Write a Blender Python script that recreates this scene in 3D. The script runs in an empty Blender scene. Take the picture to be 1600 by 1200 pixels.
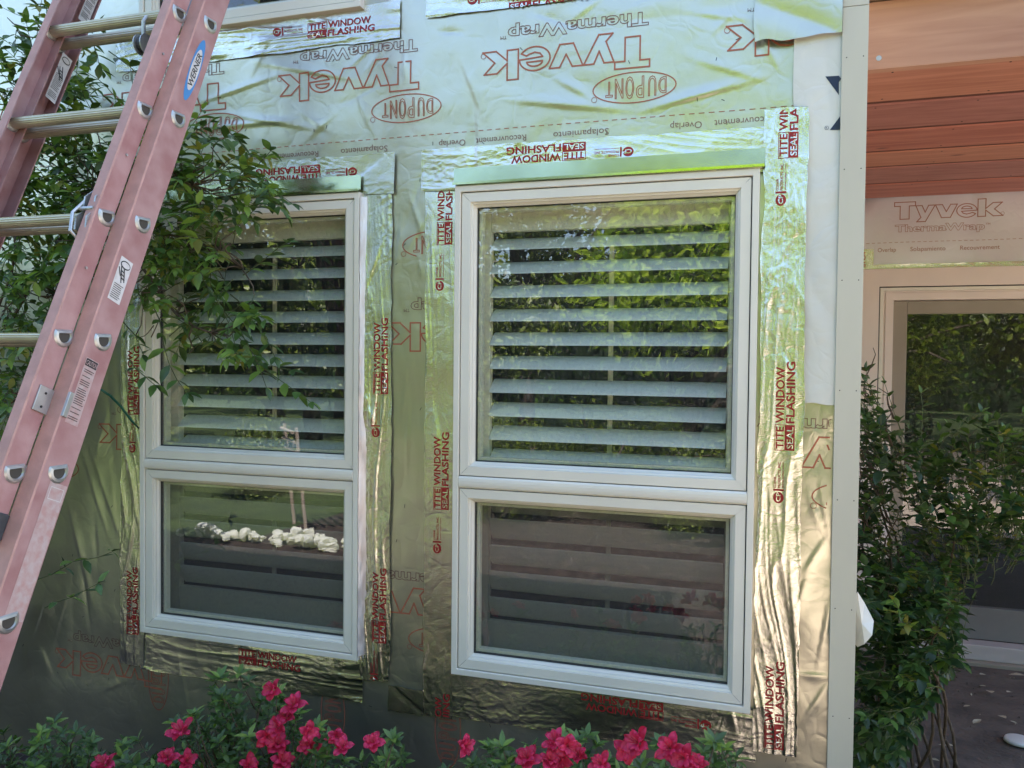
import bpy, math, random
import numpy as np
from mathutils import Vector, Matrix, noise as mnoise

S = bpy.context.scene
C = S.collection
R = math.radians
PI = math.pi
rnd = random.Random(7)

# ------------------------------------------------------------------ camera
YAW, PITCH, ROLL = R(17.83), R(-1.56), R(0.578)
CAM = Vector((0, -2.45, 1.55))
FPX = 1290.0                                       # focal length in pixels of a 1600 wide picture
fwd = Vector((-math.sin(YAW)*math.cos(PITCH), math.cos(YAW)*math.cos(PITCH), math.sin(PITCH)))
rt0 = Vector((math.cos(YAW), math.sin(YAW), 0))
up0 = rt0.cross(fwd)
rt = rt0*math.cos(ROLL) + up0*math.sin(ROLL)
upv = -rt0*math.sin(ROLL) + up0*math.cos(ROLL)
cd = bpy.data.cameras.new("camera")
cam = bpy.data.objects.new("camera", cd)
C.objects.link(cam)
M = Matrix((rt, upv, -fwd)).transposed().to_4x4()
M.translation = CAM
cam.matrix_world = M
cd.sensor_width = 36
cd.lens = 36*FPX/1600
cd.clip_start = 0.05
cd.clip_end = 400
S.camera = cam

def at(px, py, y=0.0):
    """point of the plane at depth y that a photo pixel shows (used to read measurements off the photo)"""
    d = fwd + rt*((px-800)/FPX) + upv*(-(py-600)/FPX)
    return CAM + d*((y-CAM.y)/d.y)

# ------------------------------------------------------------------ sky, sun, exposure
SUN_EL = R(60)
SUN_DIR = Vector((0.30, 1.0, 0)).normalized()      # towards the sun, behind the house
w = bpy.data.worlds.new("World")
S.world = w
w.use_nodes = True
nt = w.node_tree
nt.nodes.clear()
sky = nt.nodes.new('ShaderNodeTexSky')
sky.sky_type = 'NISHITA'
sky.sun_disc = False
sky.sun_elevation = SUN_EL
sky.sun_rotation = math.atan2(SUN_DIR.x, SUN_DIR.y)
sky.air_density = 1.0
sky.dust_density = 1.5
bg = nt.nodes.new('ShaderNodeBackground')
bg.inputs[1].default_value = 0.15
wo = nt.nodes.new('ShaderNodeOutputWorld')
nt.links.new(sky.outputs[0], bg.inputs[0])
nt.links.new(bg.outputs[0], wo.inputs[0])
sl = bpy.data.lights.new("sun", 'SUN')
sl.energy = 5.0
sl.angle = R(0.53)
sl.color = (1, 0.95, 0.86)
so = bpy.data.objects.new("sun", sl)
C.objects.link(so)
sv = Vector((SUN_DIR.x*math.cos(SUN_EL), SUN_DIR.y*math.cos(SUN_EL), math.sin(SUN_EL)))
so.rotation_euler = sv.to_track_quat('Z', 'Y').to_euler()
so.location = (0, 0, 20)
S.view_settings.view_transform = 'Standard'
S.view_settings.look = 'None'
S.view_settings.exposure = 2.0
S.view_settings.gamma = 1
S.render.engine = 'CYCLES'
try:
    S.cycles.max_bounces = 8
    S.cycles.transparent_max_bounces = 16
    S.cycles.caustics_reflective = False
    S.cycles.caustics_refractive = False
    S.cycles.sample_clamp_indirect = 6
except Exception:
    pass

# ------------------------------------------------------------------ materials
def mat(name, col, rough=0.5, metal=0.0, var=0.0, vscale=8.0, bump=0.0, bscale=60.0, spec=0.5,
        col2=None, stretch=(1, 1, 1), transl=0.0, coat=0.0, bdist=0.002, detail=6, roughvar=0.0, crinkle=0.0):
    m = bpy.data.materials.new(name)
    m.use_nodes = True
    t = m.node_tree
    p = t.nodes['Principled BSDF']
    p.inputs['Base Color'].default_value = (*col, 1)
    p.inputs['Roughness'].default_value = rough
    p.inputs['Metallic'].default_value = metal
    p.inputs['Specular IOR Level'].default_value = spec
    if coat:
        p.inputs['Coat Weight'].default_value = coat
        p.inputs['Coat Roughness'].default_value = 0.15
    tc = t.nodes.new('ShaderNodeTexCoord')
    mp = t.nodes.new('ShaderNodeMapping')
    mp.inputs['Scale'].default_value = stretch
    t.links.new(tc.outputs['Object'], mp.inputs['Vector'])
    if var or col2:
        n = t.nodes.new('ShaderNodeTexNoise')
        n.inputs['Scale'].default_value = vscale
        n.inputs['Detail'].default_value = detail
        t.links.new(mp.outputs[0], n.inputs['Vector'])
        r = t.nodes.new('ShaderNodeValToRGB')
        r.color_ramp.elements[0].position = 0.35
        r.color_ramp.elements[1].position = 0.65
        a = col2 if col2 else tuple(c*(1-var) for c in col)
        b = col if col2 else tuple(min(1, c*(1+var)) for c in col)
        r.color_ramp.elements[0].color = (*a, 1)
        r.color_ramp.elements[1].color = (*b, 1)
        t.links.new(n.outputs[0], r.inputs[0])
        t.links.new(r.outputs[0], p.inputs['Base Color'])
        if roughvar:
            mr = t.nodes.new('ShaderNodeMapRange')
            mr.inputs[3].default_value = rough-roughvar
            mr.inputs[4].default_value = rough+roughvar
            t.links.new(n.outputs[0], mr.inputs[0])
            t.links.new(mr.outputs[0], p.inputs['Roughness'])
    if bump:
        n2 = t.nodes.new('ShaderNodeTexNoise')
        n2.inputs['Scale'].default_value = bscale
        n2.inputs['Detail'].default_value = 5
        t.links.new(mp.outputs[0], n2.inputs['Vector'])
        b2 = t.nodes.new('ShaderNodeBump')
        b2.inputs['Strength'].default_value = bump
        b2.inputs['Distance'].default_value = bdist
        t.links.new(n2.outputs[0], b2.inputs['Height'])
        t.links.new(b2.outputs[0], p.inputs['Normal'])
        if crinkle:                                  # sharp little creases
            vo = t.nodes.new('ShaderNodeTexVoronoi')
            vo.feature = 'DISTANCE_TO_EDGE'
            vo.inputs['Scale'].default_value = 9
            nw = t.nodes.new('ShaderNodeTexNoise')
            nw.inputs['Scale'].default_value = 5
            ad = t.nodes.new('ShaderNodeVectorMath')
            ad.operation = 'MULTIPLY_ADD'
            ad.inputs[1].default_value = (0.5, 0.5, 0.5)
            t.links.new(mp.outputs[0], nw.inputs['Vector'])
            t.links.new(nw.outputs['Color'], ad.inputs[0])
            t.links.new(mp.outputs[0], ad.inputs[2])
            t.links.new(ad.outputs[0], vo.inputs['Vector'])
            rr_ = t.nodes.new('ShaderNodeMapRange')
            rr_.inputs[2].default_value = 0.16
            t.links.new(vo.outputs['Distance'], rr_.inputs[0])
            b3 = t.nodes.new('ShaderNodeBump')
            b3.inputs['Strength'].default_value = crinkle
            b3.inputs['Distance'].default_value = 0.0022
            t.links.new(rr_.outputs[0], b3.inputs['Height'])
            t.links.new(b2.outputs[0], b3.inputs['Normal'])
            t.links.new(b3.outputs[0], p.inputs['Normal'])
    if transl:
        tr = t.nodes.new('ShaderNodeBsdfTranslucent')
        tr.inputs[0].default_value = (col[0]*1.6, col[1]*1.7, col[2]*0.8, 1)
        mx = t.nodes.new('ShaderNodeMixShader')
        mx.inputs[0].default_value = transl
        t.links.new(p.outputs[0], mx.inputs[1])
        t.links.new(tr.outputs[0], mx.inputs[2])
        t.links.new(mx.outputs[0], t.nodes['Material Output'].inputs[0])
    return m

def glass_mat(name, tint=(0.985, 1.0, 0.99), ior=2.25, dirt=0.012):
    m = bpy.data.materials.new(name)
    m.use_nodes = True
    t = m.node_tree
    t.nodes.remove(t.nodes['Principled BSDF'])
    tr = t.nodes.new('ShaderNodeBsdfTransparent')
    tr.inputs[0].default_value = (*tint, 1)
    gl = t.nodes.new('ShaderNodeBsdfGlossy')
    gl.inputs['Roughness'].default_value = 0.0
    fr = t.nodes.new('ShaderNodeFresnel')
    fr.inputs[0].default_value = ior
    # slight waviness of the pane
    tc = t.nodes.new('ShaderNodeTexCoord')
    n = t.nodes.new('ShaderNodeTexNoise')
    n.inputs['Scale'].default_value = 3.0
    t.links.new(tc.outputs['Object'], n.inputs['Vector'])
    b = t.nodes.new('ShaderNodeBump')
    b.inputs['Strength'].default_value = 0.12
    b.inputs['Distance'].default_value = 0.002
    t.links.new(n.outputs[0], b.inputs['Height'])
    t.links.new(b.outputs[0], gl.inputs['Normal'])
    mx = t.nodes.new('ShaderNodeMixShader')
    ge = t.nodes.new('ShaderNodeNewGeometry')       # only the outer side of each face mirrors
    iv = t.nodes.new('ShaderNodeMath'); iv.operation = 'SUBTRACT'; iv.inputs[0].default_value = 1.0
    t.links.new(ge.outputs['Backfacing'], iv.inputs[1])
    mu = t.nodes.new('ShaderNodeMath'); mu.operation = 'MULTIPLY'
    t.links.new(fr.outputs[0], mu.inputs[0]); t.links.new(iv.outputs[0], mu.inputs[1])
    t.links.new(mu.outputs[0], mx.inputs[0])
    t.links.new(tr.outputs[0], mx.inputs[1])
    t.links.new(gl.outputs[0], mx.inputs[2])
    # dust and dried splashes
    n2 = t.nodes.new('ShaderNodeTexNoise')
    n2.inputs['Scale'].default_value = 85.0
    n2.inputs['Detail'].default_value = 8
    n2.inputs['Roughness'].default_value = 0.7
    t.links.new(tc.outputs['Object'], n2.inputs['Vector'])
    rp = t.nodes.new('ShaderNodeValToRGB')
    rp.color_ramp.elements[0].position = 0.50
    rp.color_ramp.elements[0].color = (dirt, dirt, dirt, 1)
    rp.color_ramp.elements[1].position = 0.80
    rp.color_ramp.elements[1].color = (0.14, 0.14, 0.14, 1)
    t.links.new(n2.outputs[0], rp.inputs[0])
    df = t.nodes.new('ShaderNodeBsdfDiffuse')
    df.inputs[0].default_value = (0.5, 0.5, 0.47, 1)
    m2 = t.nodes.new('ShaderNodeMixShader')
    t.links.new(rp.outputs[0], m2.inputs[0])
    t.links.new(mx.outputs[0], m2.inputs[1])
    t.links.new(df.outputs[0], m2.inputs[2])
    t.links.new(m2.outputs[0], t.nodes['Material Output'].inputs[0])
    return m

def wood_mat(name, c1, c2, axis=(0.6, 9, 9), rough=0.6, scale=5.0, knots=True):
    m = bpy.data.materials.new(name)
    m.use_nodes = True
    t = m.node_tree
    p = t.nodes['Principled BSDF']
    p.inputs['Roughness'].default_value = rough
    tc = t.nodes.new('ShaderNodeTexCoord')
    mp = t.nodes.new('ShaderNodeMapping')
    mp.inputs['Scale'].default_value = axis
    t.links.new(tc.outputs['Object'], mp.inputs['Vector'])
    n = t.nodes.new('ShaderNodeTexNoise')
    n.inputs['Scale'].default_value = scale
    n.inputs['Detail'].default_value = 9
    n.inputs['Distortion'].default_value = 0.8
    t.links.new(mp.outputs[0], n.inputs['Vector'])
    r = t.nodes.new('ShaderNodeValToRGB')
    r.color_ramp.elements[0].position = 0.3
    r.color_ramp.elements[1].position = 0.7
    r.color_ramp.elements[0].color = (*c1, 1)
    r.color_ramp.elements[1].color = (*c2, 1)
    t.links.new(n.outputs[0], r.inputs[0])
    out = r.outputs[0]
    if knots:
        v = t.nodes.new('ShaderNodeTexVoronoi')
        v.inputs['Scale'].default_value = 2.6
        mp2 = t.nodes.new('ShaderNodeMapping')
        mp2.inputs['Scale'].default_value = (0.9, 2.0, 2.0)
        t.links.new(tc.outputs['Object'], mp2.inputs['Vector'])
        t.links.new(mp2.outputs[0], v.inputs['Vector'])
        kr = t.nodes.new('ShaderNodeValToRGB')
        kr.color_ramp.elements[0].position = 0.03
        kr.color_ramp.elements[0].color = (0.35, 0.30, 0.28, 1)
        kr.color_ramp.elements[1].position = 0.09
        kr.color_ramp.elements[1].color = (1, 1, 1, 1)
        t.links.new(v.outputs['Distance'], kr.inputs[0])
        mu = t.nodes.new('ShaderNodeMix')
        mu.data_type = 'RGBA'
        mu.blend_type = 'MULTIPLY'
        mu.inputs[0].default_value = 1
        t.links.new(out, mu.inputs[6])
        t.links.new(kr.outputs[0], mu.inputs[7])
        out = mu.outputs[2]
    t.links.new(out, p.inputs['Base Color'])
    b = t.nodes.new('ShaderNodeBump')
    b.inputs['Strength'].default_value = 0.25
    b.inputs['Distance'].default_value = 0.002
    t.links.new(n.outputs[0], b.inputs['Height'])
    t.links.new(b.outputs[0], p.inputs['Normal'])
    return m

def screen_mat():
    m = bpy.data.materials.new('dimming_mesh'); m.use_nodes = True
    t = m.node_tree; p = t.nodes['Principled BSDF']
    p.inputs['Base Color'].default_value = (0.010, 0.011, 0.010, 1); p.inputs['Roughness'].default_value = 0.8; p.inputs['Specular IOR Level'].default_value = 0.1
    tr = t.nodes.new('ShaderNodeBsdfTransparent'); mx = t.nodes.new('ShaderNodeMixShader')
    mx.inputs[0].default_value = 0.52
    t.links.new(tr.outputs[0], mx.inputs[1]); t.links.new(p.outputs[0], mx.inputs[2])
    t.links.new(mx.outputs[0], t.nodes['Material Output'].inputs[0])
    return m
MT = dict(
    screen=screen_mat(),
    wrap=mat('wrap_foil', (0.66, 0.645, 0.52), 0.31, 0.92, var=0.06, vscale=3, bump=0.32, bscale=26, roughvar=0.05, crinkle=0.13),
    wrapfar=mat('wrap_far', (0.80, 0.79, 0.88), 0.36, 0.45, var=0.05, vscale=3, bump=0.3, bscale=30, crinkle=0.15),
    sheet=mat('white_wrap', (0.74, 0.73, 0.66), 0.5, 0.15, var=0.05, vscale=4, bump=0.3, bscale=40, crinkle=0.2),
    tape=mat('foil_tape', (0.86, 0.86, 0.77), 0.19, 1.0, var=0.05, vscale=12, bump=0.8, bscale=300, bdist=0.0012, crinkle=0.2),
    foldtape=mat('folded_tape', (0.80, 0.79, 0.80), 0.3, 0.35, vscale=30, col2=(0.55, 0.48, 0.44), bump=0.4, bscale=120, stretch=(1, 1, .25)),
    headmetal=mat('head_flashing_metal', (0.56, 0.62, 0.42), 0.09, 1.0, var=0.06, vscale=20, bump=0.25, bscale=300, bdist=0.0006),
    inkred=mat('ink_red', (0.36, 0.025, 0.025), 0.4, 0.1, spec=0.4),
    inkwrap=mat('ink_wrap', (0.46, 0.15, 0.09), 0.45, 0.3),
    inkgrey=mat('ink_grey', (0.27, 0.15, 0.12), 0.45, 0.3),
    inkfar=mat('ink_far', (0.42, 0.22, 0.20), 0.45, 0.2),
    navy=mat('ink_navy', (0.02, 0.03, 0.07), 0.35, 0.1),
    frame=mat('cream_vinyl', (0.82, 0.78, 0.68), 0.35, 0.0, var=0.03, vscale=5, bump=0.06, bscale=90, coat=0.15),
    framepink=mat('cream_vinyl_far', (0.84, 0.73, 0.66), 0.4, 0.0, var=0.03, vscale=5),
    doorpanel=mat('door_panel', (0.34, 0.29, 0.23), 0.45, 0.0, var=0.05, vscale=5),
    gasket=mat('gasket', (0.02, 0.02, 0.02), 0.6),
    trim=mat('corner_trim', (0.60, 0.57, 0.46), 0.5, 0.0, var=0.04, vscale=6, bump=0.08, bscale=120, stretch=(1, 1, 0.25)),
    louver=mat('louver_paint', (0.66, 0.68, 0.61), 0.28, 0.0, var=0.03, vscale=4),
    shutter=mat('shutter_frame_paint', (0.66, 0.64, 0.50), 0.45, 0.0, var=0.03, vscale=4),
    glass=glass_mat('window_glass'),
    ply=mat('sheathing', (0.25, 0.17, 0.10), 0.8, var=0.2, vscale=6),
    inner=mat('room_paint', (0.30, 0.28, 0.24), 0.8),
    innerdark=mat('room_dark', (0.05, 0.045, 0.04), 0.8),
    cedar=wood_mat('cedar', (0.33, 0.10, 0.070), (0.50, 0.19, 0.13), axis=(0.5, 6, 6)),
    cedarb=wood_mat('cedar_orange', (0.40, 0.15, 0.09), (0.56, 0.25, 0.16), axis=(0.5, 6, 6)),
    cedarc=wood_mat('cedar_dull', (0.30, 0.11, 0.085), (0.44, 0.19, 0.15), axis=(0.7, 5, 5)),
    cedar2=wood_mat('cedar_beam', (0.42, 0.21, 0.13), (0.55, 0.31, 0.20), axis=(0.4, 5, 5)),
    groove_shade=mat('groove_shade', (0.12, 0.04, 0.025), 0.8),  # dark tone stands in for shade between the ceiling boards
    fibre=mat('fibreglass', (0.36, 0.18, 0.175), 0.55, 0.0, var=0.16, vscale=14, bump=0.3, bscale=260, stretch=(1, 1, 1), col2=(0.46, 0.285, 0.275), bdist=0.0008),
    fibredark=mat('fibreglass_edge', (0.50, 0.27, 0.225), 0.6, 0.0, var=0.1, vscale=25, bump=0.2, bscale=200),
    alu=mat('aluminium', (0.60, 0.56, 0.44), 0.45, 0.7, var=0.08, vscale=15, bump=0.2, bscale=120),
    galv=mat('galvanised', (0.50, 0.51, 0.50), 0.4, 0.8, var=0.12, vscale=30, bump=0.15, bscale=90),
    hole=mat('hole_dark', (0.07, 0.065, 0.055), 0.6, 0.3),
    rubber=mat('rubber', (0.05, 0.055, 0.06), 0.7, var=0.2, vscale=40),
    rope=mat('rope', (0.35, 0.33, 0.27), 0.8, bump=0.5, bscale=300),
    stwhite=mat('sticker_white', (0.68, 0.67, 0.66), 0.4, var=0.08, vscale=60),
    stworn=mat('sticker_worn', (0.52, 0.33, 0.31), 0.35, 0.1, vscale=70, col2=(0.56, 0.46, 0.45), bump=0.5, bscale=150, bdist=0.0006),
    stblue=mat('sticker_blue', (0.07, 0.27, 0.60), 0.4),
    stblack=mat('sticker_black', (0.02, 0.02, 0.025), 0.4),
    soil=mat('soil', (0.17, 0.135, 0.115), 0.95, vscale=5, col2=(0.10, 0.08, 0.068), bump=0.8, bscale=35, bdist=0.01),
    mulch=mat('mulch', (0.070, 0.044, 0.036), 0.95, vscale=9, col2=(0.03, 0.02, 0.017), bump=0.8, bscale=35, bdist=0.01),
    lawn=mat('lawn', (0.085, 0.13, 0.03), 0.9, vscale=2.5, col2=(0.045, 0.075, 0.02), bump=1.0, bscale=120, bdist=0.02),
    patio=mat('patio', (0.50, 0.40, 0.33), 0.85, var=0.12, vscale=3, bump=0.3, bscale=60),
    bark=mat('bark', (0.10, 0.075, 0.055), 0.9, var=0.3, vscale=20, bump=0.8, bscale=40, bdist=0.01),
    twig=mat('twig', (0.10, 0.07, 0.045), 0.8, var=0.3, vscale=50),
    twiggreen=mat('twig_green', (0.10, 0.12, 0.045), 0.7, var=0.2, vscale=50),
    leafd=mat('leaf_dark', (0.055, 0.105, 0.028), 0.36, transl=0.20, var=0.2, vscale=25),
    leafb=mat('leaf_deep', (0.026, 0.058, 0.022), 0.34, transl=0.15, var=0.25, vscale=25),
    leafm=mat('leaf_mid', (0.10, 0.185, 0.042), 0.38, transl=0.25, var=0.2, vscale=25),
    leafl=mat('leaf_light', (0.20, 0.31, 0.06), 0.4, transl=0.30, var=0.2, vscale=25),
    leafy=mat('leaf_yellow', (0.24, 0.24, 0.05), 0.45, transl=0.3, var=0.2, vscale=25),
    treed=mat('tree_leaf_dark', (0.04, 0.06, 0.018), 0.4, transl=0.30),
    treem=mat('tree_leaf_mid', (0.09, 0.13, 0.025), 0.4, transl=0.35),
    treel=mat('tree_leaf_light', (0.25, 0.31, 0.05), 0.4, transl=0.35),
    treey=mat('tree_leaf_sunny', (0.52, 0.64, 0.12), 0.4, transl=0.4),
    petal=mat('petal_red', (0.66, 0.035, 0.13), 0.55, transl=0.25, var=0.15, vscale=30),
    petald=mat('petal_deep', (0.50, 0.016, 0.065), 0.55, transl=0.2, var=0.15, vscale=30),
    petalw=mat('petal_white', (0.85, 0.84, 0.82), 0.6, transl=0.2),
    stamen=mat('stamen', (0.55, 0.10, 0.12), 0.5),
    cord=mat('green_cord', (0.010, 0.11, 0.075), 0.4),
    white=mat('white_paint', (0.8, 0.8, 0.78), 0.4),
    litter=mat('dry_leaf', (0.50, 0.45, 0.34), 0.8, var=0.25, vscale=30),
    kick=mat('kick_panel', (0.20, 0.19, 0.18), 0.5, var=0.05, vscale=8),
    sill=mat('door_sill', (0.56, 0.50, 0.48), 0.45, var=0.05, vscale=8),
    hedge=mat('hedge_core', (0.02, 0.04, 0.012), 0.9),
)

# ------------------------------------------------------------------ object helpers
def tag(o, label=None, cat=None, group=None, kind=None):
    if label: o['label'] = label
    if cat: o['category'] = cat
    if group: o['group'] = group
    if kind: o['kind'] = kind
    return o

def empty(name, loc=(0, 0, 0), parent=None):
    o = bpy.data.objects.new(name, None)
    o.empty_display_size = 0.1
    C.objects.link(o)
    o.location = loc
    if parent: o.parent = parent
    return o

class MB:
    """collects geometry, then links it as ONE mesh object"""
    def __init__(s):
        s.v = []; s.f = []; s.m = []; s.mats = []
    def mi(s, m):
        m = MT[m] if isinstance(m, str) else m
        if m not in s.mats: s.mats.append(m)
        return s.mats.index(m)
    def add(s, vs, fs, m):
        k = len(s.v); i = s.mi(m)
        s.v.extend([tuple(p) for p in vs])
        for f in fs:
            s.f.append(tuple(k+q for q in f)); s.m.append(i)
    def box(s, x0, x1, y0, y1, z0, z1, m):
        vs = [(x, y, z) for x in (x0, x1) for y in (y0, y1) for z in (z0, z1)]
        s.add(vs, [(0, 1, 3, 2), (4, 6, 7, 5), (0, 4, 5, 1), (2, 3, 7, 6), (0, 2, 6, 4), (1, 5, 7, 3)], m)
    def obox(s, o, ax, ay, az, m):
        """box from corner o along three vectors"""
        o = Vector(o); ax = Vector(ax); ay = Vector(ay); az = Vector(az)
        vs = [o+ax*i+ay*j+az*k for i in (0, 1) for j in (0, 1) for k in (0, 1)]
        s.add(vs, [(0, 1, 3, 2), (4, 6, 7, 5), (0, 4, 5, 1), (2, 3, 7, 6), (0, 2, 6, 4), (1, 5, 7, 3)], m)
    def ring(s, r, a, b, yf, yb, m, yf2=None, gap=0.0):
        """mitred frame: rect r inset by a .. inset by b, front yf (inner edge yf2), back yb"""
        x0, x1, z0, z1 = r
        if yf2 is None: yf2 = yf
        o = [(x0+a, z0+a), (x1-a, z0+a), (x1-a, z1-a), (x0+a, z1-a)]
        i = [(x0+b, z0+b), (x1-b, z0+b), (x1-b, z1-b), (x0+b, z1-b)]
        for k in range(4):
            l = (k+1) % 4
            q = [o[k], o[l], i[l], i[k]]
            if gap:
                ux, uz = ((1, 0), (0, 1), (-1, 0), (0, -1))[k]
                q = [(q[n_][0]+ux*g_, q[n_][1]+uz*g_) for n_, g_ in ((0, gap), (1, -gap), (2, -gap), (3, gap))]
            vs = [(q[0][0], yf, q[0][1]), (q[1][0], yf, q[1][1]), (q[2][0], yf2, q[2][1]), (q[3][0], yf2, q[3][1])]
            vs += [(p[0], yb, p[1]) for p in q]
            s.add(vs, [(0, 1, 2, 3), (7, 6, 5, 4), (0, 4, 5, 1), (2, 6, 7, 3)], m)
    def tube(s, pts, rad, m, n=8, caps=True):
        pts = [Vector(p) for p in pts]
        k0 = len(s.v); i = s.mi(m)
        prev = None
        for j, p in enumerate(pts):
            d = (pts[min(j+1, len(pts)-1)] - pts[max(j-1, 0)])
            if d.length < 1e-9: d = Vector((0, 0, 1))
            d.normalize()
            if prev is None:
                a = d.orthogonal().normalized()
            else:
                a = (prev - d*prev.dot(d))
                a = a.normalized() if a.length > 1e-6 else d.orthogonal().normalized()
            prev = a
            b = d.cross(a)
            r = rad[j] if isinstance(rad, (list, tuple)) else rad
            for q in range(n):
                t = 2*PI*q/n
                s.v.append(tuple(p + a*(math.cos(t)*r) + b*(math.sin(t)*r)))
        for j in range(len(pts)-1):
            for q in range(n):
                a0 = k0+j*n+q; a1 = k0+j*n+(q+1) % n
                s.f.append((a0, a1, a1+n, a0+n)); s.m.append(i)
        if caps:
            s.f.append(tuple(k0+q for q in range(n))[::-1]); s.m.append(i)
            e = k0+(len(pts)-1)*n
            s.f.append(tuple(e+q for q in range(n))); s.m.append(i)
    def prism(s, prof, o, ax, ay, az, m):
        """2D profile (in ax, ay) swept along az, caps included"""
        o = Vector(o); ax = Vector(ax); ay = Vector(ay); az = Vector(az)
        n = len(prof)
        vs = [o+ax*p[0]+ay*p[1] for p in prof] + [o+ax*p[0]+ay*p[1]+az for p in prof]
        fs = [(i, (i+1) % n, (i+1) % n+n, i+n) for i in range(n)]
        fs += [tuple(range(n))[::-1], tuple(range(n, 2*n))]
        s.add(vs, fs, m)
    def build(s, name, parent=None, smooth=False, bevel=0.0, loc=None):
        me = bpy.data.meshes.new(name)
        vs = s.v
        me.from_pydata(vs, [], s.f)
        for m in s.mats: me.materials.append(m)
        me.polygons.foreach_set('material_index', s.m)
        if smooth:
            me.polygons.foreach_set('use_smooth', [True]*len(me.polygons))
        me.update()
        o = bpy.data.objects.new(name, me)
        C.objects.link(o)
        if parent:
            o.parent = parent
            o.matrix_parent_inverse = Matrix.Translation(parent.location).inverted()
        if bevel:
            b = o.modifiers.new('bevel', 'BEVEL')
            b.width = bevel; b.segments = 2; b.limit_method = 'ANGLE'; b.angle_limit = R(40)
            b.harden_normals = False
        return o

# ------------------------------------------------------------------ wrinkle functions (numpy)
def vnoise(x, y, seed=0):
    x = np.asarray(x, float); y = np.asarray(y, float)
    xi = np.floor(x).astype(np.int64); yi = np.floor(y).astype(np.int64)
    fx = x-xi; fy = y-yi
    fx = fx*fx*(3-2*fx); fy = fy*fy*(3-2*fy)
    def h(a, b):
        n = (a*374761393 + b*668265263 + seed*982451653) & 0xffffffff
        n = ((n ^ (n >> 13)) * 1274126177) & 0xffffffff
        n = (n ^ (n >> 16)) & 0xffff
        return n/65535.0
    return (h(xi, yi)*(1-fx)+h(xi+1, yi)*fx)*(1-fy) + (h(xi, yi+1)*(1-fx)+h(xi+1, yi+1)*fx)*fy

fr_ = random.Random(11)
FOLDS = []
def fold(px0, py0, px1, py1, wd, amp, y=0.0):
    a = at(px0, py0, y); b = at(px1, py1, y)
    FOLDS.append((a.x, a.z, b.x, b.z, wd*0.6, amp*(0.7 if a.z > 2.2 and a.x < -.4 else 0.35)))
# folds one can see in the photo
for a in [(300, 205, 470, 190, .010, .007), (310, 165, 440, 120, .010, .006), (350, 180, 500, 205, .012, .006), (400, 100, 560, 128, .012, .005),
          (560, 150, 585, 215, .010, .004), (540, 120, 600, 60, .008, .003), (633, 85, 636, 128, .006, .005), (800, 160, 980, 175, .018, .006),
          (1000, 178, 1190, 125, .014, .006), (1080, 95, 1200, 130, .016, .007), (1060, 20, 1180, 35, .014, .006), (1180, 40, 1215, 110, .010, .007),
          (1110, 60, 1150, 20, .012, .005), (860, 120, 930, 160, .014, .004), (720, 90, 760, 190, .016, .004), (640, 300, 665, 380, .008, .006),
          (640, 620, 636, 760, .006, .006), (632, 320, 618, 450, .008, .005), (655, 400, 663, 440, .008, .005), (640, 560, 625, 690, .008, .005),
          (1285, 830, 1262, 760, .008, .007), (1292, 835, 1250, 900, .010, .007), (1297, 930, 1275, 1045, .008, .008), (1300, 1055, 1240, 1050, .010, .007),
          (1296, 1060, 1250, 1130, .010, .007), (1265, 880, 1240, 960, .012, .006), (1275, 735, 1295, 840, .008, .005), (1290, 690, 1255, 650, .010, .005),
          (130, 700, 175, 840, .012, .006), (140, 690, 200, 860, .010, .005), (110, 780, 150, 950, .014, .006), (170, 640, 150, 720, .010, .004)]:
    fold(*a)
for k in range(170):                                # lesser random folds
    x = fr_.uniform(-3.0, 0.14); z = fr_.uniform(0.05, 3.1)
    L = fr_.uniform(.08, .30); t = fr_.gauss(0, 0.5) if z > 2.2 else fr_.gauss(PI/2, 0.5)
    FOLDS.append((x, z, x+L*math.cos(t), z+L*math.sin(t), fr_.uniform(.004, .014), fr_.uniform(.0008, .0030)*fr_.choice((1, 1, -1))))

def hwall(x, z):
    x = np.asarray(x, float); z = np.asarray(z, float)
    h = 0.010*(vnoise(x*2.2+3, z*2.8, 1)) + 0.005*vnoise(x*6+z*2, z*7, 2) + 0.0015*vnoise(x*20, z*17, 3)
    # diagonal ripples near the top, vertical ones low down
    h = h + 0.0016*np.abs(np.sin(3.0*vnoise(x*1.7+z, z*4, 4)*5.0 + z*9))*vnoise(x*2, z*2, 14)*np.clip((z-2.15)*4, 0, 1)
    h = h + 0.0013*vnoise(x*3, z*3, 15)*np.abs(np.sin(2.4*vnoise(x*5, z*2.1, 5)*6.0 + x*15+z*4))*np.clip((2.15-z)*4, 0, 1)
    for (x0, z0, x1, z1, wd, am) in FOLDS:
        dx, dz = x1-x0, z1-z0; L2 = dx*dx+dz*dz
        t = ((x-x0)*dx+(z-z0)*dz)/L2
        tt = np.clip(t, 0, 1)
        d = np.hypot(x-(x0+tt*dx), z-(z0+tt*dz))
        sd = np.sign((x-x0)*dz-(z-z0)*dx)
        e = np.where(sd > 0, d/(wd*0.55), d/(wd*2.4))
        h = h + am*np.exp(-e*e)*np.clip(1.15-np.abs(2*tt-1), 0, 1)
    return h + 0.004

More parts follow.
